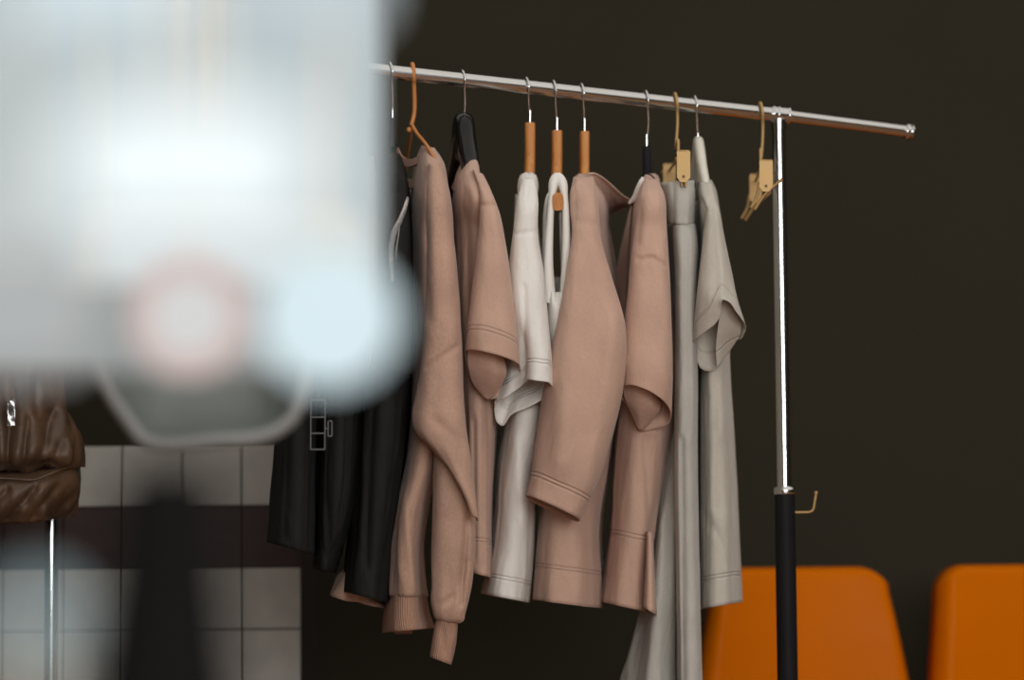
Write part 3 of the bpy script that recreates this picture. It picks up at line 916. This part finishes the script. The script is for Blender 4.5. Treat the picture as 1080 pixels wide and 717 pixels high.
# --- dark garments at the left end
def dark_tee(label, x, pts, seed, cr_=(), wz=0):
    D = DX(x)
    h = hanger_thing('black hanger ' + label[1], x, D)
    h['label'] = label[1]
    hook(x, rail_y(x) + 50, D, 0.0017, M['wire'], h)
    m = MB()
    y0 = rail_y(x) + 60
    m.sweep(list(map(Vector, W(cr(arm_pts(x, y0 + 24, x + 2, y0 + 72), 30), D))), [(4 * S, 9 * S)] * 30, 14)
    m.sweep(list(map(Vector, W([(x, y0 - 12, 0), (x, y0 + 20, 0)], D))), [(3 * S, 5 * S), (4.5 * S, 18 * S)], 14)
    m.build('body', M['blackplastic'], h)
    g = garment('black_top', label[0], 'top', x, 400, D, GRP)
    ys = y0 + 26
    T = drape([R(x - 7, ys, x + 7, ys, 50, -50), R(x - 12, ys + 22, x + 14, ys + 22, 135, -135), R(x - 15, ys + 60, x + 18, ys + 60, 148, -148)] + [R(*q) for q in pts], D, nu=150, fold=(3.0, 0.06, 0.003), seed=seed, creases=cr_)
    cpart('torso', T, D, M['black'], g)
    a = pts[0]
    SLv = drape([R(x - 8, ys + 24, x + 12, ys + 24, 142, 95), R(x - 12, ys + 70, x + 16, ys + 70, 165, 98), R(x - 16, ys + 150, x + 18, ys + 150, 178, 98), R(x - 18, ys + 225, x + 20, ys + 232, 186, 98)], D, nu=80, fold=(2.0, 0.05, 0.004), seed=seed + 1)
    cpart('sleeve', SLv, D, M['black'], g)
    F2 = drape([R(x - 8, ys + 24, x + 12, ys + 24, -95, -142), R(x - 14, ys + 150, x + 16, ys + 150, -98, -178), R(x - 16, ys + 225, x + 18, ys + 232, -98, -186)], D, nu=60, fold=(2.0, 0.05, 0.004), seed=seed + 2)
    cpart('sleeve', F2, D, M['black'], g)
    return g
dark_tee(('black top hanging directly behind the left side of the sweatshirt', 'black hanger just left of the orange wire hanger'), 414,
         [(390, 330, 436, 330, 150, -150), (378, 450, 430, 450, 150, -150), (372, 540, 420, 540, 146, -146), (366, 600, 412, 606, 144, -144), (364, 624, 410, 636, 144, -144)], 91, [(398, 340, 386, 600, 4, 6)])
dark_tee(('black top in the middle of the dark garments, ending beside the small tan hem corner', 'black hanger second from the orange wire hanger'), 366,
         [(342, 330, 384, 330, 150, -150), (338, 450, 378, 450, 150, -150), (334, 540, 370, 540, 146, -146), (333, 600, 352, 604, 120, -144)], 95, [(352, 340, 346, 590, 4, 6)])
dark_tee(('black top leftmost on the chrome rail, its edge over the pale tiles', 'black hanger leftmost on the chrome rail'), 318,
         [(297, 330, 336, 330, 150, -150), (293, 450, 335, 450, 150, -150), (288, 520, 334, 520, 148, -146), (284, 572, 333, 585, 146, -144)], 99, [(306, 340, 300, 570, 4, 6)])

# hidden tan garment whose hem peeps out below the black ones
xt = 388
Dt = DX(xt)
h = hanger_thing('black hanger between the two black tops nearest the sweatshirt', xt, Dt)
hook(xt, rail_y(xt) + 50, Dt, 0.0017, M['wire'], h)
m = MB()
y0 = rail_y(xt) + 60
m.sweep(list(map(Vector, W(cr(arm_pts(xt, y0 + 24, xt + 2, y0 + 72), 30), Dt))), [(4 * S, 9 * S)] * 30, 14)
m.sweep(list(map(Vector, W([(xt, y0 - 12, 0), (xt, y0 + 20, 0)], Dt))), [(3 * S, 5 * S), (4.5 * S, 18 * S)], 14)
m.build('body', M['blackplastic'], h)
g = garment('t_shirt', 'tan top hidden among the black tops, only its hem corner showing at the bottom', 't-shirt', xt, 500, Dt, GRP)
T = drape([R(383, 165, 393, 165, 50, -50), R(380, 190, 396, 190, 130, -135), R(386, 260, 400, 260, 120, -148), R(386, 400, 400, 400, 110, -148), R(382, 520, 398, 520, 110, -148), R(374, 590, 396, 590, 115, -148), R(356, 608, 396, 612, 70, -148), R(351, 626, 406, 641, 60, -148, near=[(351, 627, -60), (350, 628, 20), (353, 630, 60), (362, 633, 64), (374, 635, 60), (392, 639, 64), (404, 641, 40), (407, 641, -60)])],
          Dt, nu=150, fold=(2.0, 0.06, 0.004), seed=103)
cpart('torso', T, Dt, M['tan_body'], g)

# clear plastic hanger glinting beside the sweatshirt
m_, nt, bs_, out = new_mat('clear_plastic')
bs_.inputs['Base Color'].default_value = (0.95, 0.97, 0.97, 1)
bs_.inputs['Roughness'].default_value = 0.08
bs_.inputs['Transmission Weight'].default_value = 0.85
bs_.inputs['IOR'].default_value = 1.45
M['clear'] = m_
Dc = DX(414) - 0.26
m = MB()
m.sweep(list(map(Vector, W(cr([(430, 210, -10), (426, 222, -2), (421, 234, 4), (416, 244, 8), (413, 258, 12), (412.5, 275, 14), (414, 296, 12)], 50), Dc))), [(1.6 * S + 1.0 * S * math.sin(PI * i / 49), 4 * S) for i in range(50)], 12)
m.sweep(list(map(Vector, W(cr([(422, 232, -5), (420, 250, 0), (418, 264, 2), (418, 274, 0)], 30), Dc))), 0.7 * S, 10)
o = m.build('skirt_hook', M['clear'])
tag(o, 'curved clear plastic hanger end glinting at the left of the sweatshirt', 'hanger')
# plastic size strip
Ds = DX(337) - 0.30
st = thing('size_strip', 'clear plastic ladder-shaped tag hanging in front of the black tops', 'tag', tuple(P(337, 450, Ds)))
m = MB()
def bar(mb, x1, y1, x2, y2, r=0.9):
    mb.sweep(list(map(Vector, W([(x1, y1, 0), (x2, y2, 0)], Ds))), r * S, 8)
for xx in (328, 343):
    bar(m, xx, 422, xx - 0.5, 474)
for yy in (422, 440, 457, 474):
    bar(m, 327.6, yy, 343, yy)
M['tagplastic'] = plain('grey_tag_plastic', (0.09, 0.095, 0.095), 0.45)
m.build('frame', M['tagplastic'], st)
m = MB()
bar(m, 347, 444, 350, 444); bar(m, 350, 444, 350, 460); bar(m, 350, 460, 346, 460); bar(m, 346, 444, 346, 460)
bar(m, 343, 452, 346, 452)
m.build('clasp', M['tagplastic'], st)
m = MB()
m.sweep(list(map(Vector, W(cr([(336, 422, 0), (335, 380, -20), (340, 300, -60), (345, 230, -110)], 20), Ds))), 0.0006, 6)
m.build('cord', M['tagplastic'], st)

# ------------------------------------------------------------------ setting
def struct(name, mb, mat):
    o = mb.build(name, mat)
    o['kind'] = 'structure'
    return o
WALLC = (0.031, 0.0275, 0.018)
M['wall'] = plain('dark_olive_paint', WALLC, 0.85, 0, 0.10, 3, bump=0.05, spec=0.12)
M['ceil'] = plain('ceiling_paint', (0.6, 0.6, 0.58), 0.8)
M['floor'] = wood_mat('floor_wood', (0.20, 0.085, 0.035), (0.34, 0.16, 0.07), 0.35, 0.15, 1)
XL, XR, YB, YF, ZC = -2.15, 4.8, 5.75, -2.6, 3.0
struct('floor', MB().box((XL - .1, YF - .1, -0.1), (XR + .1, YB + .1, 0)), M['floor'])
struct('ceiling', MB().box((XL - .1, YF - .1, ZC), (XR + .1, YB + .1, ZC + 0.1)), M['ceil'])
struct('wall_back', MB().box((XL - .1, YB, 0), (XR + .1, YB + 0.1, ZC)), M['wall'])
struct('wall_left', MB().box((XL - 0.1, YF - .1, 0), (XL, YB, ZC)), M['wall'])
struct('wall_right', MB().box((XR, YF - .1, 0), (XR + 0.1, YB, ZC)), M['wall'])
wf = MB()
wf.box((XL, YF - .1, 0), (XR, YF, 0.9))
wf.box((XL, YF - .1, 2.8), (XR, YF, ZC))
wf.box((XL, YF - .1, 0.9), (XL + 0.3, YF, 2.8))
wf.box((XR - 0.3, YF - .1, 0.9), (XR, YF, 2.8))
struct('wall_front', wf, M['wall'])
wn = MB()
for xx in (XL + 0.3, -0.4, 1.15, XR - 0.36):
    wn.box((xx, YF - 0.07, 0.9), (xx + 0.06, YF - 0.02, 2.8))
wn.box((XL + 0.3, YF - 0.07, 0.9), (XR - 0.3, YF - 0.02, 0.96))
wn.box((XL + 0.3, YF - 0.07, 2.74), (XR - 0.3, YF - 0.02, 2.8))
struct('window_2', wn, M['blackpaint'])

# tiled counter
DC = 5.0
cr_right = P(318, 640, DC)
ztop = P(200, 469, DC).z
Yc = P(200, 540, DC).y
x1 = cr_right.x
x0 = x1 - 1.35
ts = 62.7 * DC / F
rh = 64.8 * DC / F
cnt = thing('tiled_counter', 'low dark counter with pale square tiles and a brown wood band, at the back left', 'counter', ((x0 + x1) / 2, Yc + 0.2, 0))
b_ = MB()
b_.box((x0, Yc + 0.012, 0), (x1 - 0.004, Yc + 0.45, ztop - 0.008))
b_.build('body', plain('counter_body', (0.02, 0.019, 0.018), 0.7), cnt)
M['grout'] = plain('dark_grout', (0.05, 0.048, 0.044), 0.9)
M['tile'] = plain('grey_beige_tile', (0.36, 0.355, 0.325), 0.45, 0, 0.18, 25, bump=0.06)
nrow = int(ztop / rh) + 1
def tiles(rows_):
    tl = MB()
    for r_ in rows_:
        z1 = ztop - r_ * rh
        z0 = max(z1 - rh, 0.0)
        if z1 - z0 < 0.02:
            continue
        for c_ in range(13):
            xb = x1 - c_ * ts
            xa = xb - ts
            g_ = 0.0013
            # tiles of one panel share a thin backing, so the panel is one piece
            tl.box((xa + g_, Yc, z0 + g_), (xb - g_, Yc + 0.014, z1 - g_))
    gr = MB()
    gr.box((x1 - 13 * ts, Yc + 0.0025, max(ztop - (rows_[-1] + 1) * rh, 0) + 0.001), (x1 - 0.001, Yc + 0.0145, ztop - rows_[0] * rh - 0.001))
    o = tl.build('tile_panel', M['tile'], cnt)
    gr.build('grout', M['grout'], o)
    bevel(o, 0.0015, 2)
    return o
tiles([0])
tiles(list(range(2, nrow)))
bd = MB()
for c_ in range(13):
    xb = x1 - c_ * ts
    bd.box((xb - ts + 0.0008, Yc + 0.002, ztop - 2 * rh + 0.001), (xb - 0.0008, Yc + 0.016, ztop - rh - 0.001))
o = bd.build('wood_band', wood_mat('dark_red_wood', (0.018, 0.007, 0.005), (0.032, 0.012, 0.009), 0.6, 0.5, 0), cnt)
bevel(o, 0.001, 2)

# orange shell chairs
def chair(label, xc, yt, D, yaw, wt, wb, rc=0.062):
    c = P(xc, yt, D)
    root = thing('shell_chair', label, 'chair', (c.x, c.y, 0), 'orange shell chairs along the dark wall')
    Rz = Matrix.Translation((c.x, c.y, 0)) @ Matrix.Rotation(yaw, 4, 'Z')
    zt = c.z
    # side profile (y, z): camera side is -y; chair faces the camera
    prof = cr([(-0.40, zt - 0.435, 0), (-0.37, zt - 0.40, 0), (-0.28, zt - 0.405, 0), (-0.14, zt - 0.425, 0), (-0.05, zt - 0.40, 0), (-0.012, zt - 0.32, 0), (-0.005, zt - 0.2, 0), (0.0, zt - 0.1, 0), (0.012, zt - 0.0, 0)], 60)
    us = np.concatenate([[-1.0], -1 + np.linspace(0.0, 0.16, 9)[1:], np.linspace(-0.84, 0.84, 41)[1:], 1 - np.linspace(0.16, 0.0, 9)[1:]])
    nv_ = 60
    verts = []
    fl = 0.062
    for j in range(nv_ + 8):
        if j < nv_:
            y, z = prof[j][0], prof[j][1]
            back = 0.0
            zz = z
        else:                                        # rolled top edge
            a_ = (j - nv_ + 1) / 8 * PI / 2
            y, z = prof[-1][0], prof[-1][1]
            back = fl * 0.55 * (1 - math.cos(a_)) + (fl * 0.45 if j == nv_ + 7 else 0)
            zz = z + 0.012 * math.sin(a_)
        h = np.clip((zt - z) / 0.42, 0, 0.6)
        wd = wt + (wb - wt) * h
        for u in us:
            au = abs(u)
            x = wd * u
            yy = y
            e = max(0.0, (au - 0.86) / 0.14)
            yy += max(back, fl * (1 - math.sqrt(max(0, 1 - e * e))))
            yy -= 0.012 * (u * u) * (1 if z > zt - 0.36 else 0)
            zq = zz
            # rounded upper corners
            top = zt
            dx = au * wd - (wd - rc)
            if dx > 0:
                drop = rc - math.sqrt(max(0, rc * rc - dx * dx))
                k_ = max(0.0, min(1.0, (z - (zt - 0.30)) / 0.30))
                zq = zz - drop * k_ ** 2
            if z < zt - 0.36:
                zq += -0.02 * e
            verts.append(Rz @ Vector((x, yy, zq)))
    n_ = len(us)
    faces = [(j_ * n_ + i, j_ * n_ + i + 1, (j_ + 1) * n_ + i + 1, (j_ + 1) * n_ + i) for j_ in range(nv_ + 7) for i in range(n_ - 1)]
    me = mesh(verts, faces)
    o = obj('shell', me, M['orange'], root)
    solid(o, 0.005, 0)
    for sx in (-1, 1):
        for ya, yb in ((-0.30, -0.34), (-0.08, 0.02)):
            l = MB()
            l.sweep([Rz @ Vector((sx * 0.13, ya, zt - 0.42)), Rz @ Vector((sx * 0.17, ya, zt - 0.43)), Rz @ Vector((sx * 0.20, yb, 0.008))], 0.010, 16)
            l.build('leg', M['chrome'], root)
    for ya in (-0.30, -0.08):
        l = MB()
        l.sweep([Rz @ Vector((-0.15, ya, zt - 0.427)), Rz @ Vector((0.15, ya, zt - 0.427))], 0.009, 14)
        l.build('seat_rail', M['chrome'], root)
    return root
chair('orange plastic shell chair with its backrest behind the black post', 849, 606, 5.28, math.radians(9), 0.170, 0.238)
chair('orange plastic shell chair cut off by the right edge of the photo', 1092, 603, 5.28, math.radians(9), 0.180, 0.215, 0.055)

# ------------------------------------------------------------------ second rack with a leather jacket (far left)
DJ = 4.35
SJ = DJ / F
rk = thing('clothes_rack', 'second rack at the far left, its thin chrome pole seen below the leather jacket', 'clothes rack', (P(54, 600, DJ + 0.1).x, P(54, 600, DJ + 0.1).y, 0))
pq = P(54, 600, DJ + 0.1)
pt = P(54, 70, DJ + 0.1)
MB().sweep([(pq.x, pq.y, 0.06), (pq.x, pq.y, pt.z)], 0.011, 30).build('pole', M['chrome'], rk)
MB().sweep([(pq.x - 0.9, pq.y, pt.z), (pq.x + 0.03, pq.y, pt.z)], 0.011, 30).build('rail', M['chrome'], rk)
MB().sweep([(pq.x, pq.y - 0.25, 0.05), (pq.x, pq.y + 0.25, 0.05)], 0.014, 20).build('foot_bar', M['blackpaint'], rk)
MB().sweep([(pq.x - 0.88, pq.y, 0.05), (pq.x - 0.88, pq.y, pt.z)], 0.011, 30).build('pole', M['chrome'], rk)

m_, nt, bl, out = new_mat('brown_leather')
tc = N(nt, 'ShaderNodeTexCoord')
nz = N(nt, 'ShaderNodeTexNoise', Scale=16.0, Detail=5.0)
nt.links.new(tc.outputs['Object'], nz.inputs['Vector'])
rpq = N(nt, 'ShaderNodeValToRGB')
rpq.color_ramp.elements[0].position = 0.35
rpq.color_ramp.elements[0].color = (0.050, 0.028, 0.016, 1)
rpq.color_ramp.elements[1].position = 0.68
rpq.color_ramp.elements[1].color = (0.14, 0.078, 0.042, 1)
nt.links.new(nz.outputs['Fac'], rpq.inputs[0])
nt.links.new(rpq.outputs[0], bl.inputs['Base Color'])
bl.inputs['Roughness'].default_value = 0.5
bp = N(nt, 'ShaderNodeBump', Strength=0.5, Distance=0.004)
nz2 = N(nt, 'ShaderNodeTexNoise', Scale=40.0, Detail=3.0)
nt.links.new(tc.outputs['Object'], nz2.inputs['Vector'])
nt.links.new(nz2.outputs['Fac'], bp.inputs['Height'])
nt.links.new(bp.outputs[0], bl.inputs['Normal'])
M['leather'] = m_
DJf = DJ
g = garment('leather_jacket', 'brown leather jacket with gathered stitched hem, at the left edge of the photo', 'jacket', 10, 400, DJf)
T = drape([R(-30, 150, 10, 150, 60, -60), R(-75, 185, 50, 185, 110, -60), R(-92, 260, 62, 260, 120, -60), R(-98, 380, 66, 380, 120, -60), R(-100, 430, 72, 430, 122, -60), R(-102, 462, 83, 458, 130, -60), R(-102, 490, 85, 484, 132, -60), R(-100, 508, 84, 492, 116, -60)],
          DJf, nu=200, fold=(6.5, 0.045, 0.012), seed=111, step=3.5,
          creases=[(10, 430, 8, 500, 4, 8), (30, 440, 22, 505, 3, 6), (55, 430, 40, 498, 5, 8), (-10, 450, 0, 500, 4, 6), (70, 460, 48, 496, 4, 5)])
cpart('torso', T, DJf, M['leather'], g, t=0.003)
Bd = drape([R(-100, 508, 84, 492, 116, -60), R(-102, 520, 84, 505, 134, -60), R(-102, 545, 80, 528, 134, -60), R(-98, 562, 75, 546, 122, -60)],
           DJf, nu=200, fold=(5.0, 0.04, 0.02), seed=113, step=3, creases=[(5, 550, 40, 512, 4, 7), (25, 556, 62, 510, 4, 6), (-20, 545, 10, 515, 4, 6), (50, 548, 80, 520, 3, 4)])
cpart('hem_panel', Bd, DJf, M['leather'], g, t=0.003)
stp = MB()
stp.sweep(list(map(Vector, W(cr([(-60, 507, 128), (-20, 504, 134), (15, 505, 131), (35, 506, 129), (55, 499, 122), (84, 488, 70)], 40), DJf))), 0.0018, 8)
stp.build('seam_piping', M['leather'], g)
hj = thing('clothes_hanger', 'hanger under the brown leather jacket', 'clothes hanger', tuple(P(-10, 150, DJ)), 'hangers on the far left rack')
m = MB()
m.sweep(list(map(Vector, W(cr([(-70, 190, 0), (-30, 160, 0), (-10, 140, 0), (-10, 90, 0), (-10, 66, -30), (-10, 60, -68), (-10, 72, -90)], 40), DJ))), 0.003, 10)
m.sweep(list(map(Vector, W([(-12, 142, 0), (20, 165, 0), (48, 190, 0)], DJ))), 0.006, 10)
m.build('body', M['blackplastic'], hj)

# clear dust cover over the jacket
m_ = bpy.data.materials.new('clear_film')
m_.use_nodes = True
nt = m_.node_tree
for n_ in list(nt.nodes):
    nt.nodes.remove(n_)
out = N(nt, 'ShaderNodeOutputMaterial')
tr = N(nt, 'ShaderNodeBsdfTransparent')
gl = N(nt, 'ShaderNodeBsdfGlossy', Roughness=0.12)
mxs = N(nt, 'ShaderNodeMixShader')
tc = N(nt, 'ShaderNodeTexCoord')
nz = N(nt, 'ShaderNodeTexNoise', Scale=22.0, Detail=2.0)
nt.links.new(tc.outputs['Object'], nz.inputs['Vector'])
bp = N(nt, 'ShaderNodeBump', Strength=1.0, Distance=0.01)
nt.links.new(nz.outputs['Fac'], bp.inputs['Height'])
nt.links.new(bp.outputs[0], gl.inputs['Normal'])
mxs.inputs[0].default_value = 0.16
nt.links.new(tr.outputs[0], mxs.inputs[1])
nt.links.new(gl.outputs[0], mxs.inputs[2])
nt.links.new(mxs.outputs[0], out.inputs[0])
M['film'] = m_
T = drape([R(-20, 120, 5, 120, 100, -80), R(-85, 170, 40, 170, 145, -90), R(-110, 260, 42, 260, 155, -90), R(-112, 380, 39, 380, 158, -90), R(-112, 452, 38, 448, 160, -90)], DJf, nu=120, fold=(4, 0.06, 0.01), seed=121)
o = obj('dust_cover', cloth_mesh([T], DJf), M['film'])
tag(o, 'clear plastic dust cover over the upper half of the leather jacket', 'garment cover')

# ------------------------------------------------------------------ blurred foreground: stand and added glowing shapes for the haze
M['flock'] = plain('black_flock', (0.007, 0.007, 0.007), 0.9, spec=0.03)
DSt = 1.12
k = DSt / F
cs = P(172, 600, DSt)
stand = thing('display_stand', 'out of focus black tapered stand in the left foreground', 'display stand', (cs.x, cs.y, 0))
zt = P(176, 492, DSt).z
bz = P(172, 717, DSt).z
mb = MB()
mb.sweep([(cs.x, cs.y, 0.03), (cs.x, cs.y, bz - 0.2), (cs.x, cs.y, bz), (cs.x + 0.001, cs.y, (bz + zt) / 2), (cs.x + 0.002, cs.y, zt - 0.008), (cs.x + 0.002, cs.y, zt)], [0.050, 0.040, 76 * k, 60 * k, 50 * k, 42 * k], 48)
mb.build('column', M['flock'], stand)
mb = MB()
mb.sweep([(cs.x, cs.y, 0.0), (cs.x, cs.y, 0.02), (cs.x, cs.y, 0.035)], [0.14, 0.14, 0.055], 48)
mb.build('foot_plate', M['blackpaint'], stand)

def rrect(xa, ya, xb, yb, r, n=10):
    out = []
    for cx_, cy_, a0 in ((xb - r, ya + r, -90), (xb - r, yb - r, 0), (xa + r, yb - r, 90), (xa + r, ya + r, 180)):
        for i in range(n + 1):
            t = math.radians(a0 + 90 * i / n)
            out.append((cx_ + r * math.cos(t), cy_ + r * math.sin(t)))
    return out

# made-up dish; its grey carries the haze below the glows
DP = 2.75
pl = thing('haze_dish', 'made-up dim grey dish with a paler rim, filling the haze behind the blurred glows', 'dish', tuple(P(225, 466, DP)))
prof = [(104, 250), (104, 385), (116, 414), (134, 441), (152, 463), (172, 468), (225, 464), (275, 460), (304, 444), (318, 412), (322, 250), (306, 222), (122, 222)]
path = cr(prof + [prof[0]], 160)[:-1]
cxx, cyy = 212, 350
def ringp(sc_, w_):
    return W([(cxx + (x_ - cxx) * sc_, cyy + (y_ - cyy) * sc_, w_) for x_, y_ in path], DP)
rim = MB()
rq = [Vector(p_) for p_ in ringp(1.0, 0)]
rim.sweep(rq + [rq[0]], 0.0068, 14, cap=False, up=(0, 1, 0))
rim.build('rim', plain('pale_rim', (0.29, 0.31, 0.31), 0.5), pl)['label'] = 'paler rim of the dish'
vs, fs = [], []
levs = [(1.0, 2), (0.955, -14), (0.90, -34), (0.80, -52), (0.62, -64), (0.35, -70), (0.02, -72)]
for a_, b_ in levs:
    vs += [tuple(p_) for p_ in ringp(a_, b_)]
n_ = len(path)
for r_ in range(len(levs) - 1):
    for i in range(n_):
        fs.append((r_ * n_ + i, r_ * n_ + (i + 1) % n_, (r_ + 1) * n_ + (i + 1) % n_, (r_ + 1) * n_ + i))
solid(obj('bowl', mesh(vs, fs), plain('haze_grey', (0.22, 0.245, 0.235), 0.5), pl), 0.002)
tp_ = P(250, 225, DP + 0.03)
MB().sweep([(tp_.x, tp_.y, tp_.z), (tp_.x, tp_.y, ZC)], 0.004, 10).build('cord', M['blackpaint'], pl)

def hang(t, x, y, D, dz=0.0):
    c_ = P(x, y, D)
    MB().sweep([(c_.x, c_.y, c_.z), (c_.x, c_.y, ZC)], 0.0025, 10).build('suspension_rod', M['whiteplastic'], t)

def glow_slab(label, xa, ya, xb, yb, r, D, col, st, name='haze_slab', depth=14):  # emissive slabs added to imitate the bright haze at the left
    """glowing slab with rounded corners, added for the blurred haze"""
    t = thing(name, label, 'dish', tuple(P((xa + xb) / 2, yb, D)), 'glowing stand-ins for the haze in the left foreground')
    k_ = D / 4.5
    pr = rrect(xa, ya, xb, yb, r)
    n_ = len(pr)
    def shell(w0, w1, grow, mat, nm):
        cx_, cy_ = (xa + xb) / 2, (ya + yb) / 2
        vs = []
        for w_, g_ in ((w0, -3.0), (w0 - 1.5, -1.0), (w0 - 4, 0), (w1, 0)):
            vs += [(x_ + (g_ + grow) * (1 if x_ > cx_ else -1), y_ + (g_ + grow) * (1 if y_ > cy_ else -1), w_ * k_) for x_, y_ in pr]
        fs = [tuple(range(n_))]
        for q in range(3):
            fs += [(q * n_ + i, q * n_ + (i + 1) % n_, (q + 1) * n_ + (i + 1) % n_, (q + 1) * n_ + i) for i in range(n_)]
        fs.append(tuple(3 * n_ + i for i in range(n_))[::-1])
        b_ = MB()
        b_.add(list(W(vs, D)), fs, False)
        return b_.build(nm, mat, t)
    shell(depth, 0, 0, emit('haze_glow', col, st), 'glow_face')
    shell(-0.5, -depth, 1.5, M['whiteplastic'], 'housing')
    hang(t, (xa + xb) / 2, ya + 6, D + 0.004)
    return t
glow_slab('widest dim slab standing in for haze, behind the other added glows', -150, -60, 401, 352, 26, 1.88, (0.74, 0.85, 0.89), 0.64)
glow_slab('lower dim slab standing in for haze, beneath the widest one', -120, 300, 315, 392, 30, 1.70, (0.84, 0.90, 0.90), 0.36)
glow_slab('soft pale slab standing in for haze just above the ring and the globe', 70, 222, 388, 318, 34, 1.76, (0.86, 0.93, 0.94), 0.74)
glow_slab('short bright slab standing in for haze at the top left corner', 15, -90, 195, 26, 25, 0.92, (0.78, 0.92, 0.98), 0.84, 'haze_bar')
glow_slab('short bright slab standing in for haze at the top, right of the corner one', 262, -90, 400, 22, 25, 0.92, (0.76, 0.88, 0.94), 0.72, 'haze_bar')
glow_slab('long brightest white slab standing in for haze across the middle of the blur', 66, 112, 330, 236, 50, 0.72, (0.90, 0.98, 1.0), 1.04, 'haze_bar')
glow_slab('pale grey slab standing in for haze low in the blur near the left edge', -60, 262, 96, 388, 40, 1.02, (0.80, 0.84, 0.84), 0.52, 'haze_bar')
DG = 1.30  # emissive globe added to make the round bright blur
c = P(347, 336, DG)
t = thing('glow_globe', 'round blue-white globe added as a blurred glow beside the sweatshirt', 'dish', tuple(c))
MB().sphere(c, 73 * DG / F, 48, 28).build('globe', emit('cool_glow', (0.76, 0.92, 0.97), 0.90), t)
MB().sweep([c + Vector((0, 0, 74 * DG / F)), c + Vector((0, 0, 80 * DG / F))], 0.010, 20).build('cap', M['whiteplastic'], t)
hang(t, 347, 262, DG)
DR = 1.62  # emissive ring and disc added to make the pinkish blur
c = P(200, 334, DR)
t = thing('glow_ring', 'dull pink ring with a pale centre, added as a blurred glow left of the globe', 'dish', tuple(c))
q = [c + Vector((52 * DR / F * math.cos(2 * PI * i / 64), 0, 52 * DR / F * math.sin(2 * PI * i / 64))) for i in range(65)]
MB().sweep(q, 13 * DR / F, 14, cap=False, up=(0, 1, 0)).build('tube', emit('pink_glow', (0.70, 0.56, 0.53), 0.85), t)
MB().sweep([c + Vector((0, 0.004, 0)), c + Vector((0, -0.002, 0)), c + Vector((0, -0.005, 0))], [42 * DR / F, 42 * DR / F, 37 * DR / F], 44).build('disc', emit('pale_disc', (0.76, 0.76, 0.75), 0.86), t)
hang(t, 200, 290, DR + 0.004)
DB = 0.80  # emissive ball set close so it blurs into a patch of haze
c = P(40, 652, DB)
t = thing('glow_globe', 'small globe added as a faint bluish haze low at the left edge', 'dish', tuple(c))
MB().sphere(c, 36 * DB / F, 32, 20).build('globe', emit('faint_glow', (0.42, 0.56, 0.60), 0.8), t)
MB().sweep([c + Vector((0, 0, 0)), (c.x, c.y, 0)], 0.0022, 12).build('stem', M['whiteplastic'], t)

# ------------------------------------------------------------------ light
def area(name, loc, rot, sx, sy, power, col):
    l = bpy.data.lights.new(name, 'AREA')
    l.shape = 'RECTANGLE'
    l.size = sx
    l.size_y = sy
    l.energy = power
    l.color = col
    o = bpy.data.objects.new(name, l)
    C.objects.link(o)
    o.location = loc
    o.rotation_euler = rot
    return o
# daylight entering by the front window behind the camera
area('window_daylight', (1.3, YF + 0.02, 1.85), (math.radians(90), 0, 0), 3.4, 1.8, 200, (1.0, 0.97, 0.93))
# unseen ceiling fill, added to brighten the chrome rail and the clothes
area('ceiling_fill', (1.5, 3.0, ZC - 0.02), (0, 0, 0), 6.0, 5.0, 66, (1.0, 0.95, 0.88))

w = bpy.data.worlds.new('world')
bpy.context.scene.world = w
w.use_nodes = True
bg = w.node_tree.nodes['Background']
bg.inputs[0].default_value = (0.80, 0.88, 1.0, 1)
bg.inputs[1].default_value = 0.8

sc = bpy.context.scene
sc.view_settings.view_transform = 'Standard'
sc.view_settings.look = 'None'
sc.view_settings.exposure = 0.0
sc.view_settings.gamma = 1.0
sc.view_settings.use_curve_mapping = False
